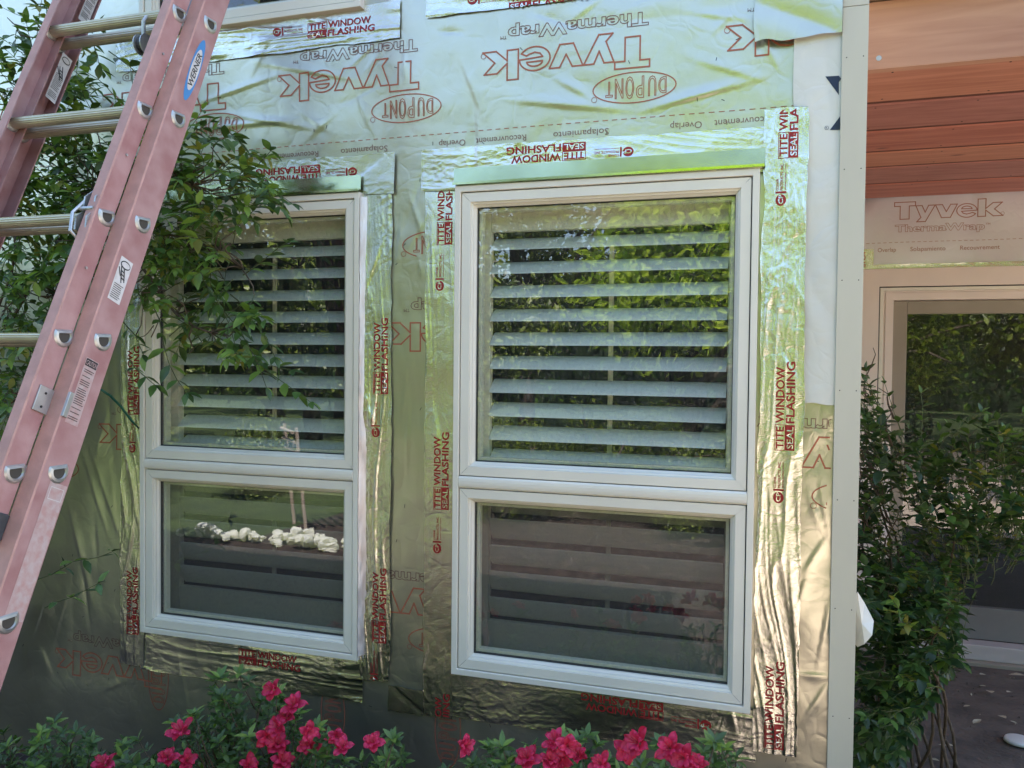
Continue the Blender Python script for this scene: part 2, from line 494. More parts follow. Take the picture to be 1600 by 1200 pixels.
# ------------------------------------------------------------------ lettering
_tc = {}
def text_mesh(s, size=1.0, bold=0.0, sx=1.0):
    """flat outline-font text: verts (x, y) and triangles; origin left, baseline 0"""
    key = (s, size, bold, sx)
    if key in _tc: return _tc[key]
    cu = bpy.data.curves.new('txt', 'FONT')
    cu.body = s; cu.size = size; cu.offset = bold; cu.resolution_u = 3
    ob = bpy.data.objects.new('txt', cu)
    C.objects.link(ob)
    dg = bpy.context.evaluated_depsgraph_get()
    dg.update()
    me = ob.evaluated_get(dg).to_mesh()
    me.calc_loop_triangles()
    v = [(p.co.x*sx, p.co.y) for p in me.vertices]
    t = [tuple(l.vertices) for l in me.loop_triangles]
    ob.evaluated_get(dg).to_mesh_clear()
    bpy.data.objects.remove(ob); bpy.data.curves.remove(cu)
    _tc[key] = (v, t)
    return v, t

def fit_text(s, width, height, bold=0.0):
    """text scaled to the given width and cap height"""
    v, t = text_mesh(s, 1.0, bold)
    xs = [p[0] for p in v]; cap = text_mesh('H', 1.0, bold)
    ch = max(p[1] for p in cap[0]) - min(p[1] for p in cap[0])
    y0 = min(p[1] for p in cap[0])
    k = width/(max(xs)-min(xs)); x0 = min(xs)
    return [((p[0]-x0)*k, (p[1]-y0)*height/ch) for p in v], t

def boundary(t):
    c = {}
    for a in t:
        for i in range(3):
            e = (a[i], a[(i+1) % 3])
            if (e[1], e[0]) in c: del c[(e[1], e[0])]
            else: c[e] = 1
    return list(c)

def ribbons(segs, wd):
    """thin quads along 2D segments -> verts, quads"""
    V = []; F = []
    for a, b in segs:
        dx, dy = b[0]-a[0], b[1]-a[1]; L = math.hypot(dx, dy)
        if L < 1e-6: continue
        ux, uy = dx/L*wd/2, dy/L*wd/2
        n = max(1, int(L/0.012))
        for i in range(n):
            p = (a[0]+dx*i/n, a[1]+dy*i/n); q = (a[0]+dx*(i+1)/n, a[1]+dy*(i+1)/n)
            e0 = 1 if i == 0 else 0; e1 = 1 if i == n-1 else 0
            k = len(V)
            V += [(p[0]-ux*e0-uy, p[1]-uy*e0+ux), (q[0]+ux*e1-uy, q[1]+uy*e1+ux), (q[0]+ux*e1+uy, q[1]+uy*e1-ux), (p[0]-ux*e0+uy, p[1]-uy*e0-ux)]
            F.append((k, k+1, k+2, k+3))
    return V, F

def poly_segs(p, closed=True):
    n = len(p)
    return [(p[i], p[(i+1) % n]) for i in range(n if closed else n-1)]

def split_tris(v, t, mx=0.012):
    out = []
    st = [(v[a], v[b], v[c]) for a, b, c in t]
    while st:
        a, b, c = st.pop()
        la = math.dist(a, b); lb = math.dist(b, c); lc = math.dist(c, a)
        m = max(la, lb, lc)
        if m <= mx: out.append((a, b, c)); continue
        if m == la:
            d = ((a[0]+b[0])/2, (a[1]+b[1])/2); st += [(a, d, c), (d, b, c)]
        elif m == lb:
            d = ((b[0]+c[0])/2, (b[1]+c[1])/2); st += [(b, d, a), (d, c, a)]
        else:
            d = ((a[0]+c[0])/2, (a[1]+c[1])/2); st += [(a, b, d), (d, b, c)]
    V = []; F = []
    for q in out:
        k = len(V); V += list(q); F.append((k, k+1, k+2))
    return V, F

def stick(mb, VF, ox, oz, ang, surf, m, keep=None, eps=0.0012, y0=0.0):
    """lay flat 2D faces on a sheet: local -> rotate -> X,Z; y from the sheet's own surface function"""
    V, F = VF
    if not V: return
    a = R(ang); c, s = math.cos(a), math.sin(a)
    X = np.array([ox+p[0]*c-p[1]*s for p in V]); Z = np.array([oz+p[0]*s+p[1]*c for p in V])
    Y = y0-(surf(X, Z)+eps)
    fs = []
    for f in F:
        if keep and not all(keep(X[i], Z[i]) for i in f): continue
        fs.append(f)
    # face the camera side (-y)
    g = []
    for f in fs:
        p, q, r = f[:3]
        cr = (X[q]-X[p])*(Z[r]-Z[p])-(Z[q]-Z[p])*(X[r]-X[p])
        g.append(f if cr > 0 else f[::-1])
    mb.add(list(zip(X, Y, Z)), g, m)

K = 0.00048
def _e(cx, cy, rx, ry, a0, a1, n=16):
    return [(cx+rx*math.cos(R(a0+(a1-a0)*i/n)), cy+ry*math.sin(R(a0+(a1-a0)*i/n))) for i in range(n+1)]
WORD = [
    [(0, 195), (207, 195), (207, 150), (147, 150), (147, 0), (57, 0), (57, 150), (0, 150)],
    [(212, 147), (272, 147), (303, 70), (335, 147), (398, 147), (307, -36), (222, -36), (262, 12)],
    [(402, 147), (468, 147), (507, 66), (548, 147), (612, 147), (547, 0), (462, 0)],
    _e(706, 73, 98, 77, -30, -360, 30) + [(655, 64), (672, 42), (705, 32), (742, 42), (760, 50)],
    _e(706, 92, 50, 30, 0, 180, 10),
    [(812, 195), (884, 195), (884, 85), (950, 147), (1035, 147), (965, 76), (1045, 0), (957, 0), (884, 68), (884, 0), (812, 0)],
]
def logo_word():
    s = []
    for p in WORD: s += poly_segs([(x*K*1.03, y*K*0.97) for x, y in p])
    r = [(x*K, y*K) for x, y in _e(1072, 22, 17, 17, 0, 360, 12)]
    return ribbons(s, 0.0048), ribbons(poly_segs(r, False), 0.0016)
def outline_text(s, width, height, bold, wd):
    v, t = fit_text(s, width, height, bold)
    return ribbons([(v[a], v[b]) for a, b in boundary(t)], wd)
def oval():
    e = [(0.122*math.cos(2*PI*i/48), 0.044*math.sin(2*PI*i/48)) for i in range(48)]
    V, F = ribbons(poly_segs(e), 0.0035)
    # tall condensed capitals drawn as double strokes, following the oval
    x = -0.094
    for ch, wd, hh in (('D', .026, .046), ('U', .026, .056), (' ', .006, 0), ('P', .026, .062), ('O', .028, .062), ('N', .028, .056), ('T', .024, .044)):
        if ch != ' ':
            v, t = fit_text(ch, wd*0.84, hh, 0.0)
            v = [(p[0]+x, p[1]-hh/2) for p in v]
            a, b = ribbons([(v[i], v[j]) for i, j in boundary(t)], 0.0022)
            k = len(V); V = V+a; F = F+[tuple(q+k for q in f) for f in b]
        x += wd+0.0035 if ch != ' ' else wd
    return V, F

def logo_block(mb, X, Z, ang, surf, keep, parts='wto', ink='inkwrap', y0=0.0, k=1.0):
    """Z is the big word's baseline, X its first letter"""
    a = R(ang); c, s = math.cos(a), math.sin(a)
    def put(vf, lx, ly, m):
        stick(mb, vf, X+lx*c-ly*s, Z+lx*s+ly*c, ang, surf, m, keep, y0=y0)
    if 'w' in parts:
        w1, w2 = logo_word()
        put(w1, 0, 0, ink); put(w2, 0, 0, ink)
    if 't' in parts:
        put(outline_text('ThermaWrap', 0.43, 0.038, 0.03, 0.0022), 0.005, -0.068, 'inkgrey' if ink == 'inkwrap' else ink)
        v, t = fit_text('TM', 0.02, 0.010); put((v, t), 0.44, -0.045, 'inkgrey' if ink == 'inkwrap' else ink)
    if 'o' in parts:
        put(oval(), 0.045, 0.148, ink)
        r = [(0.008*math.cos(2*PI*i/12), 0.008*math.sin(2*PI*i/12)) for i in range(12)]
        put(ribbons(poly_segs(r), 0.0014), 0.163, 0.175, ink)

# tape lettering: two-line block and maker's mark, local x along the tape
def tape_block(mb, X, Z, ang, surf, keep=None, L=0.245, H=0.052, y0=0.0, ink='inkred'):
    a = R(ang); c, s = math.cos(a), math.sin(a)
    def put(vf, lx, ly, m=ink, eps=0.0012):
        stick(mb, vf, X+lx*c-ly*s, Z+lx*s+ly*c, ang, surf, m, keep, eps=eps, y0=y0)
    h = H*0.40; wl = L*0.29
    put(split_tris(*fit_text('TITE', wl*0.88, h, 0.02)), 0.004, H*0.55)
    put(ribbons(poly_segs([(0, H*0.49), (wl, H*0.49), (wl, H*1.0), (0, H*1.0)]), 0.0016), 0, 0)
    put(split_tris(*fit_text('WINDOW', L*0.64, h*1.08, 0.02)), wl+0.005, H*0.55)
    # the second word knocked out of a filled box
    q = [(0, 0), (wl, 0), (wl, H*0.47), (0, H*0.47)]
    put(split_tris(q, [(0, 1, 2), (0, 2, 3)]), 0, 0)
    put(split_tris(*fit_text('SEAL', wl*0.86, h*0.82, 0.015)), 0.005, H*0.07, 'tape', 0.0022)
    put(split_tris(*fit_text('FLASHING', L*0.70, h*1.08, 0.02)), wl+0.005, 0.001)
def tape_mark(mb, X, Z, ang, surf, keep=None, y0=0.0, k=1.0):
    a = R(ang); c, s = math.cos(a), math.sin(a)
    def put(vf, lx, ly, m='inkred', eps=0.0012):
        stick(mb, vf, X+lx*c-ly*s, Z+lx*s+ly*c, ang, surf, m, keep, eps=eps, y0=y0)
    n = 18
    disc = [(0.017+0.016*math.cos(2*PI*i/n), 0.014+0.014*math.sin(2*PI*i/n)) for i in range(n)]
    put(split_tris(disc, [(0, i, i+1) for i in range(1, n-1)]), 0, 0)
    put(split_tris(*fit_text('CP', 0.026, 0.012, 0.02)), 0.006, 0.008, 'tape', 0.0022)
    put(split_tris([(0.036, 0), (0.041, 0), (0.041, 0.028), (0.036, 0.028)], [(0, 1, 2), (0, 2, 3)]), 0, 0)
    put(fit_text('COFAIR', 0.032, 0.007, 0.01), 0.044, 0.020)
    put(fit_text('PRODUCTS, INC.', 0.075, 0.007, 0.01), 0.044, 0.009)
    put(fit_text('www.cofair.com', 0.072, 0.004), 0.044, 0.001)

# ------------------------------------------------------------------ window openings (X0, X1, Z0, Z1)
WR = (-0.969, -0.057, 0.558, 2.095)
WL = (-2.180, -1.302, 0.558, 2.095)
WUL = (-2.180, -1.302, 2.690, 4.1)
WUR = (-0.969, -0.057, 2.73, 4.1)
WIN = [WR, WL, WUL, WUR]
def in_win(x, z, g=0.012):
    return any(r[0]+g < x < r[1]-g and r[2]+g < z < r[3]-g for r in WIN)

# ================================================================== SETTING
gm = MB()
gm.add([(-60, -60, 0), (60, -60, 0), (60, 60, 0), (-60, 60, 0)], [(0, 1, 2, 3)], 'soil')
tag(gm.build('ground'), kind='structure')
lm = MB()
lw = [(-60, -60), (60, -60), (60, -9.4), (3, -9.2), (0.6, -8.9), (-1.6, -8.6), (-3.9, -7.5), (-4.3, -3.5), (-9, -3.3), (-60, -3.5)]
lm.add([(x, y, 0.004) for x, y in lw], [tuple(range(len(lw)))], 'lawn')
tag(lm.build('lawn'), kind='structure')
bm_ = MB()
bw_ = [(-12, -0.01), (0.30, -0.01), (0.55, -1.0), (0.2, -2.0), (-0.1, -3.0), (-0.1, -7.6), (-12, -7.6)]
bm_.add([(x, y, 0.002) for x, y in bw_], [tuple(range(len(bw_)))[::-1]], 'mulch')
tag(bm_.build('garden_bed'), kind='structure')
pm = MB()
pw = [(-0.25, -4.6), (8.5, -5.8), (8.5, 2.3), (3.0, 2.3), (3.0, -0.9), (1.6, -0.9), (0.4, -2.0), (-0.1, -2.7)]
pm.add([(x, y, 0.008) for x, y in pw], [tuple(range(len(pw)))], 'patio')
tag(pm.build('patio'), kind='structure')

# ================================================================== HOUSE
house = empty('house', (0, 0, 0))
tag(house, 'house wrapped in silvery foil with cream windows and a recessed cedar porch', 'house')

# sheathing (structural wall with openings) ------------------------
wm = MB()
def wall_cells(mb, xs, zs, y0, y1, m, holes):
    for i in range(len(xs)-1):
        for j in range(len(zs)-1):
            cx, cz = (xs[i]+xs[i+1])/2, (zs[j]+zs[j+1])/2
            if any(h[0] < cx < h[1] and h[2] < cz < h[3] for h in holes): continue
            mb.box(xs[i], xs[i+1], y0, y1, zs[j], zs[j+1], m)
hs = [(r[0]+.02, r[1]-.02, r[2]+.02, r[3]-.02) for r in WIN]
xs = sorted({-6.0, 0.15} | {v for h in hs for v in h[:2]})
zs = sorted({0.0, 5.6} | {v for h in hs for v in h[2:]})
wall_cells(wm, xs, zs, 0.006, 0.13, 'ply', hs)
wm.box(0.15, 0.196, 0.006, 2.44, 0.0, 5.6, 'sheet')          # the return wall beside the porch
wm.build('wall', house)

# rooms behind the windows
rm = MB()
def room(mb, x0, x1, y0, y1, z0, z1, m):
    mb.box(x0, x0+.05, y0, y1, z0, z1, m); mb.box(x1-.05, x1, y0, y1, z0, z1, m)
    mb.box(x0+.05, x1-.05, y1-.05, y1, z0, z1, m)
    mb.box(x0+.05, x1-.05, y0, y1-.05, z0, z0+.05, m); mb.box(x0+.05, x1-.05, y0, y1-.05, z1-.05, z1, m)
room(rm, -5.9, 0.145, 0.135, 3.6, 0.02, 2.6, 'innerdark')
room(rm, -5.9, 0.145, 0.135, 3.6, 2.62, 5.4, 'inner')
rm.build('interior_wall', house)

# main roof and porch roof (they throw the shade the wall stands in)
rf = MB()
rf.box(-6.4, 0.30, 0.0, 7.5, 5.60, 5.75, 'ply')
rf.build('roof', house)

# house wrap sheet ---------------------------------------------------
def grid_sheet(mb, xs, zs, surf, m, skip=None, y0=0.0, warp=None):
    Xg, Zg = np.meshgrid(xs, zs, indexing='ij')
    if warp: Xg, Zg = warp(Xg, Zg)
    Y = y0-surf(Xg, Zg)
    n, k = Xg.shape
    vs = np.stack([Xg, Y, Zg], -1).reshape(-1, 3).tolist()
    fs = []
    for i in range(n-1):
        for j in range(k-1):
            if skip and skip((Xg[i, j]+Xg[i+1, j+1])/2, (Zg[i, j]+Zg[i+1, j+1])/2): continue
            a = i*k+j
            fs.append((a, a+k, a+k+1, a+1))
    mb.add(vs, fs, m)
wr = MB()
xs = np.concatenate([np.linspace(-6, -3.1, 30)[:-1], np.linspace(-3.1, 0.15, 560)])
zs = np.concatenate([np.linspace(0.02, 2.75, 470), np.linspace(2.75, 5.6, 60)[1:]])
grid_sheet(wr, xs, zs, hwall, 'wrap', skip=in_win)
nowin = lambda x, z: not in_win(x, z, 0.0) and -6 < x < 0.145
for X in (-2.571, -1.838, -1.105, -0.372, 0.361):
    logo_block(wr, X, 2.506, 180, hwall, lambda x, z: nowin(x, z) and z > 2.28)
# dashed fold line with the overlap legend
zz = 2.268
x = -3.0
while x < 0.14:
    stick(wr, ribbons([((0, 0), (0.014, 0))], 0.0022), x, zz, 0, hwall, 'inkwrap', nowin)
    x += 0.028
for k, X0 in enumerate((-2.20, -1.47, -0.745, -0.02)):
    for s, dx, wd in (('Recouvrement', 0.0, 0.165), ('Solapamiento', 0.255, 0.170), ('Overlap', 0.525, 0.090)):
        v, t = fit_text(s, wd, 0.019)
        stick(wr, split_tris(v, t, 0.02), X0+dx+0.0, zz-0.023, 180, hwall, 'inkgrey', nowin)
# lower courses: what shows between the windows and at both sides
p = at(632, 385); logo_block(wr, p.x+0.124+0.045, p.z+0.148, 180, hwall, lambda x, z: 1.88 < z < 2.06 and -1.20 < x < -1.05, 'o')
p = at(617, 505); logo_block(wr, p.x+0.50, p.z, 180, hwall, lambda x, z: z < 1.86 and -1.2 < x < -1.05, 'wt')
p = at(640, 925); logo_block(wr, p.x+0.17, p.z, 180, hwall, lambda x, z: -1.2 < x < -1.05 and z > .45, 'wto')
p = at(165, 662); logo_block(wr, p.x+0.50, p.z, 180, hwall, lambda x, z: x < -2.19, 'wt')
p = at(98, 1012); logo_block(wr, p.x+0.50, p.z, 180, hwall, lambda x, z: nowin(x, z) and x < -2.1, 'wt')
p = at(1292, 683); logo_block(wr, p.x+0.131, p.z-0.017, 180, hwall, nowin, 'wto')
p = at(252, 1055); stick(wr, oval(), p.x, p.z, 90, hwall, 'inkwrap', nowin)
p = at(524, 1096); stick(wr, oval(), p.x, p.z-0.03, 90, hwall, 'inkwrap', nowin)
p = at(716, 1140); stick(wr, oval(), p.x-.03, p.z, 90, hwall, 'inkwrap', nowin)
p = at(120, 732); stick(wr, oval(), p.x-.10, p.z, 180, hwall, 'inkwrap', nowin)
# staples
for k in range(170):
    x, z = fr_.uniform(-2.9, 0.13), fr_.uniform(0.3, 2.7)
    if in_win(x, z, -0.02): continue
    t = fr_.uniform(0, PI); L = fr_.uniform(.007, .011)
    stick(wr, ribbons([((0, 0), (L*math.cos(t), L*math.sin(t)))], 0.0018), x, z, 0, hwall, 'gasket')
wr.build('house_wrap', house, smooth=True)

# overlapping sheets at the right: pale wrap strip and upper patch ----
def hpatch(x, z):
    x = np.asarray(x, float); z = np.asarray(z, float)
    h = 0.016 + 0.004*vnoise(x*9, z*4, 21) + 0.0028*np.abs(np.sin(7*vnoise(x*4+z*3, z*3-x*3, 22)+x*20)) + 0.0012*vnoise(x*45, z*30, 23)
    return h
def hpatch2(x, z):
    x = np.asarray(x, float); z = np.asarray(z, float)
    return 0.030 + 0.006*vnoise(x*7+z*5, z*9-x*4, 31) + 0.005*np.abs(np.sin(8*vnoise(x*3+z*2, z*5, 32)+(x+z)*13))
a = at(1218, 300); b = at(1253, 648)
ps = MB()
xs = np.linspace(0.028, 0.15, 22); zs = np.linspace(1.440, 2.46, 130)
def wp(X, Z):
    L = 0.026+0.004*vnoise(Z*9, 1, 3)
    return L+(X-0.028)/(0.122)*(0.15-L), Z+0.010*(vnoise(X*22, 0, 4)-.5)*(Z < 1.50)
grid_sheet(ps, xs, zs, hpatch, 'sheet', warp=wp)
for tri in (((1289, 123), (1317, 122), (1317, 162)), ((1296, 206), (1317, 178), (1317, 206))):
    q = [at(*t_) for t_ in tri]
    v = [(u_.x, u_.z) for u_ in q]
    stick(ps, split_tris(v, [(0, 1, 2)]), 0, 0, 0, hpatch, 'navy', lambda x, z: x < 0.15)
q = at(1291, 203)
stick(ps, ribbons(poly_segs([(0.005*math.cos(i*PI/6), 0.005*math.sin(i*PI/6)) for i in range(12)]), 0.0009), q.x, q.z, 0, hpatch, 'navy')
stick(ps, fit_text('R', 0.004, 0.005), q.x-.002, q.z-.0025, 0, hpatch, 'navy')
ps.build('white_wrap_strip', house, smooth=True)
ps = MB()
xs = np.linspace(-0.079, 0.149, 34); zs = np.linspace(2.445, 2.95, 70)
def wp(X, Z): return X+0.012*(vnoise(Z*14, 1, 6)-.5)*(X < -0.05), Z+0.012*(vnoise(X*20, 0, 5)-.5)
grid_sheet(ps, xs, zs, hpatch2, 'wrap', warp=wp)
ps.build('wrap_patch', house, smooth=True)

# flashing tapes -------------------------------------------------------
def tape(x0, x1, z0, z1, vert, seed, base=0.006, amp=0.004, res=0.0036, texts=(), cr=1.0, m='tape'):
    def surf(x, z):
        x = np.asarray(x, float); z = np.asarray(z, float)
        t, s = (x, z) if vert else (z, x)
        w = vnoise(s*2.0, t*9, seed)*1.6
        n = vnoise(t*26+w*2.2, s*2.6, seed+1)
        r = 1-np.abs(2*n-1)
        n2 = vnoise(t*70+w*4, s*7, seed+2)
        a = 0.25+0.75*np.clip(vnoise(s*2.3, t*4, seed+3)*2.2-0.6, 0, 1)
        b = 0.15+np.clip(vnoise(s*4.1+3, t*14, seed+9)*2.6-0.9, 0, 1)
        n3 = vnoise(t*80+w*5+s*3, s*3.1+t*9, seed+5); r3 = 1-np.abs(2*n3-1)
        n4 = vnoise(t*60+s*22, s*26-t*30, seed+6); r4 = 1-np.abs(2*n4-1)
        return base + hwall(x, z) + cr*a*amp*0.55*(r**5.0) + cr*(0.25+a)*amp*0.22*(r3**4) + 0.0009*b*(r4**4) + cr*0.0008*a*n2 + 0.0007*b*vnoise(t*190, s*120, seed+4)
    mb = MB()
    xs = np.linspace(0, 1, int((x1-x0)/res)+2); zs = np.linspace(0, 1, int((z1-z0)/res)+2)
    ex = 0.009 if vert else 0.006; ez = 0.006 if vert else 0.009
    def XL(z): return x0+ex*(vnoise(z*7, 0.3, seed+7)+.5*vnoise(z*33, 0.3, seed+7))
    def XR(z): return x1-ex*(vnoise(z*6, 5.3, seed+7)+.5*vnoise(z*31, 4.3, seed+7))
    def ZL(x): return z0+ez*(vnoise(x*7, 2.3, seed+8)+.5*vnoise(x*33, 3.3, seed+8))
    def ZR(x): return z1-ez*(vnoise(x*6, 7.3, seed+8)+.5*vnoise(x*31, 6.3, seed+8))
    def warp(U, V):
        X = x0+(x1-x0)*U; Z = z0+(z1-z0)*V
        Z2 = ZL(X)+(ZR(X)-ZL(X))*V
        return XL(Z)+(XR(Z)-XL(Z))*U, Z2
    def skip(x, z): return in_win(x, z, 0.0)
    grid_sheet(mb, xs, zs, surf, m, skip, warp=warp)
    kp = lambda x, z: not in_win(x, z, 0.0) and x0+.009 < x < x1-.008 and z0+.004 < z < z1-.006
    for (kind, X, Z, ang) in texts:
        if kind == 'b': tape_block(mb, X, Z, ang, surf, kp)
        else: tape_mark(mb, X, Z, ang, surf, kp)
    o = mb.build('flashing_tape', house, smooth=True)
    return o
def P2(px, py):
    q = at(px, py, -0.022); return q.x, q.z
# vertical lettering is given by the photo pixel of its lower right corner (text reads upwards)
tape(-1.082, -0.965, 0.40, 2.150, True, 41, amp=.005, texts=[('b', *P2(707, 382), 90), ('m', *P2(694, 455), 90), ('b', *P2(701, 797), 90), ('m', *P2(689, 866), 90), ('b', *P2(702, 1205), 90)])
tape(-0.055, 0.076, 0.445, 2.262, True, 52, base=0.018, amp=0.008, texts=[('m', *P2(1228, 323), 90), ('b', *P2(1241, 704), 90), ('m', *P2(1224, 787), 90), ('b', *P2(1224, 1170), 90), ('b', *P2(1247, 247), 90)])
tape(-1.310, -1.187, 0.49, 2.190, True, 63, amp=0.009, texts=[('b', *P2(606, 616), 90), ('m', *P2(593, 684), 90), ('b', *P2(603, 1006), 90), ('m', *P2(590, 1072), 90)])
tape(-2.290, -2.170, 0.42, 2.18, True, 74, amp=0.006, texts=[('b', *P2(217, 648), 90), ('m', *P2(211, 708), 90), ('b', *P2(217, 992), 90)])
# heads (upside down lettering) lie over the jambs
tape(-1.095, -0.030, 2.082, 2.222, False, 85, base=0.011, amp=0.004, texts=[('b', *P2(916, 222), 180), ('m', *P2(991, 229), 180)])
tape(-2.29, -1.180, 2.082, 2.225, False, 96, base=0.011, amp=0.003, texts=[('b', *P2(500, 257), 180), ('m', *P2(558, 261), 180), ('m', *P2(340, 288), 180)])
# sills
tape(-0.990, -0.035, 0.405, 0.575, False, 107, base=0.004, amp=0.007, texts=[('b', *P2(1036, 1100), 180), ('m', *P2(1112, 1128), 180)])
tape(-2.20, -1.285, 0.405, 0.575, False, 118, base=0.004, amp=0.006, texts=[('b', *P2(372, 1037), 0)])
tape(-1.200, -1.065, 0.395, 0.49, False, 129, base=0.010, amp=0.002)
# storey above
tape(-2.30, -1.165, 2.575, 2.71, False, 130, base=0.005, amp=0.011, texts=[('b', *P2(480, 61), 0), ('m', *P2(425, 57), 0)])
tape(-1.085, -0.48, 2.625, 2.75, False, 141, base=0.005, amp=0.004, texts=[('b', *P2(795, 18), 0), ('m', *P2(730, 8), 0)])

# corner trim --------------------------------------------------------
tm = MB()
tm.box(0.150, 0.2155, -0.030, -0.004, 0.02, 2.515, 'trim')
tm.box(0.150, 0.2155, -0.030, -0.004, 2.517, 5.6, 'trim')
tm.box(0.1965, 0.2155, -0.004, 0.055, 0.02, 5.6, 'trim')
for k in range(9):
    for xx in (0.162, 0.204):
        z = 0.28+0.30*k
        tm.tube([(xx, -0.0301, z), (xx, -0.0306, z)], 0.0018, 'gasket', 6)
tm.build('corner_trim', house, bevel=0.0012)
fl = MB()
a0 = at(1343, 928, 0.03); pts = [(1340, 925), (1352, 945), (1366, 972), (1362, 990), (1350, 1003), (1340, 1012), (1330, 1000), (1330, 940)]
v = []
for i, q in enumerate(pts):
    w_ = at(*q, 0.02); v.append(Vector((w_.x, 0.02+0.02*math.sin(i*1.3), w_.z)))
cen = sum(v, Vector())/len(v); cen.y -= 0.012
vs = v + [cen] + [u_+Vector((0, 0.002, 0)) for u_ in v] + [cen+Vector((0, .002, 0))]
n = len(v)
fl.add(vs, [(i, (i+1) % n, n) for i in range(n)] + [((i+1) % n+n+1, i+n+1, 2*n+1) for i in range(n)] + [(i, i+n+1, (i+1) % n+n+1, (i+1) % n) for i in range(n)], 'sheet')
fl.build('wrap_flap', house)

fl = MB()
v = [Vector(at(*q, -0.06+0.012*i)) for i, q in enumerate([(246, 368), (256, 345), (275, 336), (277, 375), (262, 372)])]
n = len(v)
fl.add(v+[u_+Vector((0.0005, 0.0015, 0)) for u_ in v], [tuple(range(n)), tuple(range(n, 2*n))[::-1]]+[(i, (i+1) % n, (i+1) % n+n, i+n) for i in range(n)], 'sheet')
fl.build('wrap_flap', house)

# windows --------------------------------------------------------------
def window(r, zm, parts, upper=False):
    x0, x1, z0, z1 = r
    W = empty('window', ((x0+x1)/2, 0, z0), house)
    W.matrix_parent_inverse = Matrix.Identity(4)
    f = MB()
    f.ring(r, 0.0, 0.019, -0.040, 0.075, 'frame')
    if zm:
        # rounded mullion
        prof = [(0.000, 0.0), (-0.004, 0.006), (-0.0055, 0.014), (-0.0055, 0.023), (-0.004, 0.031), (0.0, 0.037), (0.075, 0.037), (0.075, 0.0)]
        f.prism([(p_[0]-0.036, p_[1]) for p_ in prof], (x0+0.0195, 0, zm-0.0185), (0, 1, 0), (0, 0, 1), (x1-x0-0.039, 0, 0), 'frame')
        f.box(x0+.0195, x1-.0195, 0.0391, 0.060, zm-.03, zm+.03, 'frame')
    f.ring(r, 0.0192, 0.023, -0.020, 0.06, 'gasket')
    f.build('window_frame', W, bevel=0.0018)
    spans = [(zm+0.0185, z1-0.0195), (z0+0.0195, zm-0.0185)] if zm else [(z0+.0195, z1-.0195)]
    for (a, b) in spans:
        q = (x0+0.0195, x1-0.0195, a, b)
        s = MB()
        s.ring(q, 0.0028, 0.0315, -0.0345, 0.03, 'frame', gap=0.0005)
        s.ring(q, 0.0315, 0.0385, -0.0290, 0.03, 'frame', yf2=-0.026, gap=0.0005)
        s.ring(q, 0.0385, 0.0455, -0.0215, 0.03, 'frame', yf2=-0.015)
        s.ring(q, 0.0455, 0.0475, -0.0085, 0.02, 'gasket')
        s.ring(q, 0.0475, 0.058, 0.0045, 0.03, 'shutter')
        g = 0.0003
        s.build('sash', W, bevel=0.0012)
        p_ = MB()
        p_.box(q[0]+.047, q[1]-.047, -0.0045, -0.0005, q[2]+.047, q[3]-.047, 'glass')
        p_.build('pane', W)
        if zm and b < zm:
            sc_ = MB()  # assumed screen, added to darken the louvers behind the lower pane
            sc_.add([(q[0]+.05, 0.026, q[2]+.05), (q[1]-.05, 0.026, q[2]+.05), (q[1]-.05, 0.026, q[3]-.05), (q[0]+.05, 0.026, q[3]-.05)], [(0, 1, 2, 3)], 'screen')
            sc_.build('dimming_screen', W)
    return W
ZM = 1.170
window(WR, ZM, 2); window(WL, ZM, 2)
window(WUL, None, 1); window(WUR, None, 1)

# pale tape folded up against the side of the left window frame
fs = MB()
zs_ = np.linspace(0.575, 2.08, 260); us = np.linspace(0, 1, 9)
U, Zg = np.meshgrid(us, zs_, indexing='ij')
Xf = -1.2995+0.0205*U+0.0022*(vnoise(Zg*34, U*3, 201)-.3)
Yf = -0.0385+0.029*U-0.0030*np.abs(2*vnoise(Zg*9+U*2, U*7, 202)-1)-0.0018*vnoise(Zg*70, U*9, 203)
n_, k_ = U.shape
fs.add(np.stack([Xf, Yf, Zg], -1).reshape(-1, 3).tolist(), [(i*k_+j, (i+1)*k_+j, (i+1)*k_+j+1, i*k_+j+1) for i in range(n_-1) for j in range(k_-1)], 'foldtape')
fs.build('folded_tape', house, smooth=True)

# metal drip caps over the window heads
for (x0, x1) in ((WR[0]-0.006, -0.045), (WL[0]-0.02, WL[1]+0.001)):
    d = MB()
    prof = [(-0.046, 0.005), (-0.0465, 0.001), (-0.048, 0.001), (-0.048, 0.0085), (-0.0345, 0.011), (-0.032, 0.055), (-0.0305, 0.055), (-0.032, 0.008)]
    d.prism(prof, (x0, 0, 2.0965), (0, 1, 0), (0, 0, 1), (x1-x0, 0, 0), 'headmetal')
    d.build('head_flashing', house)

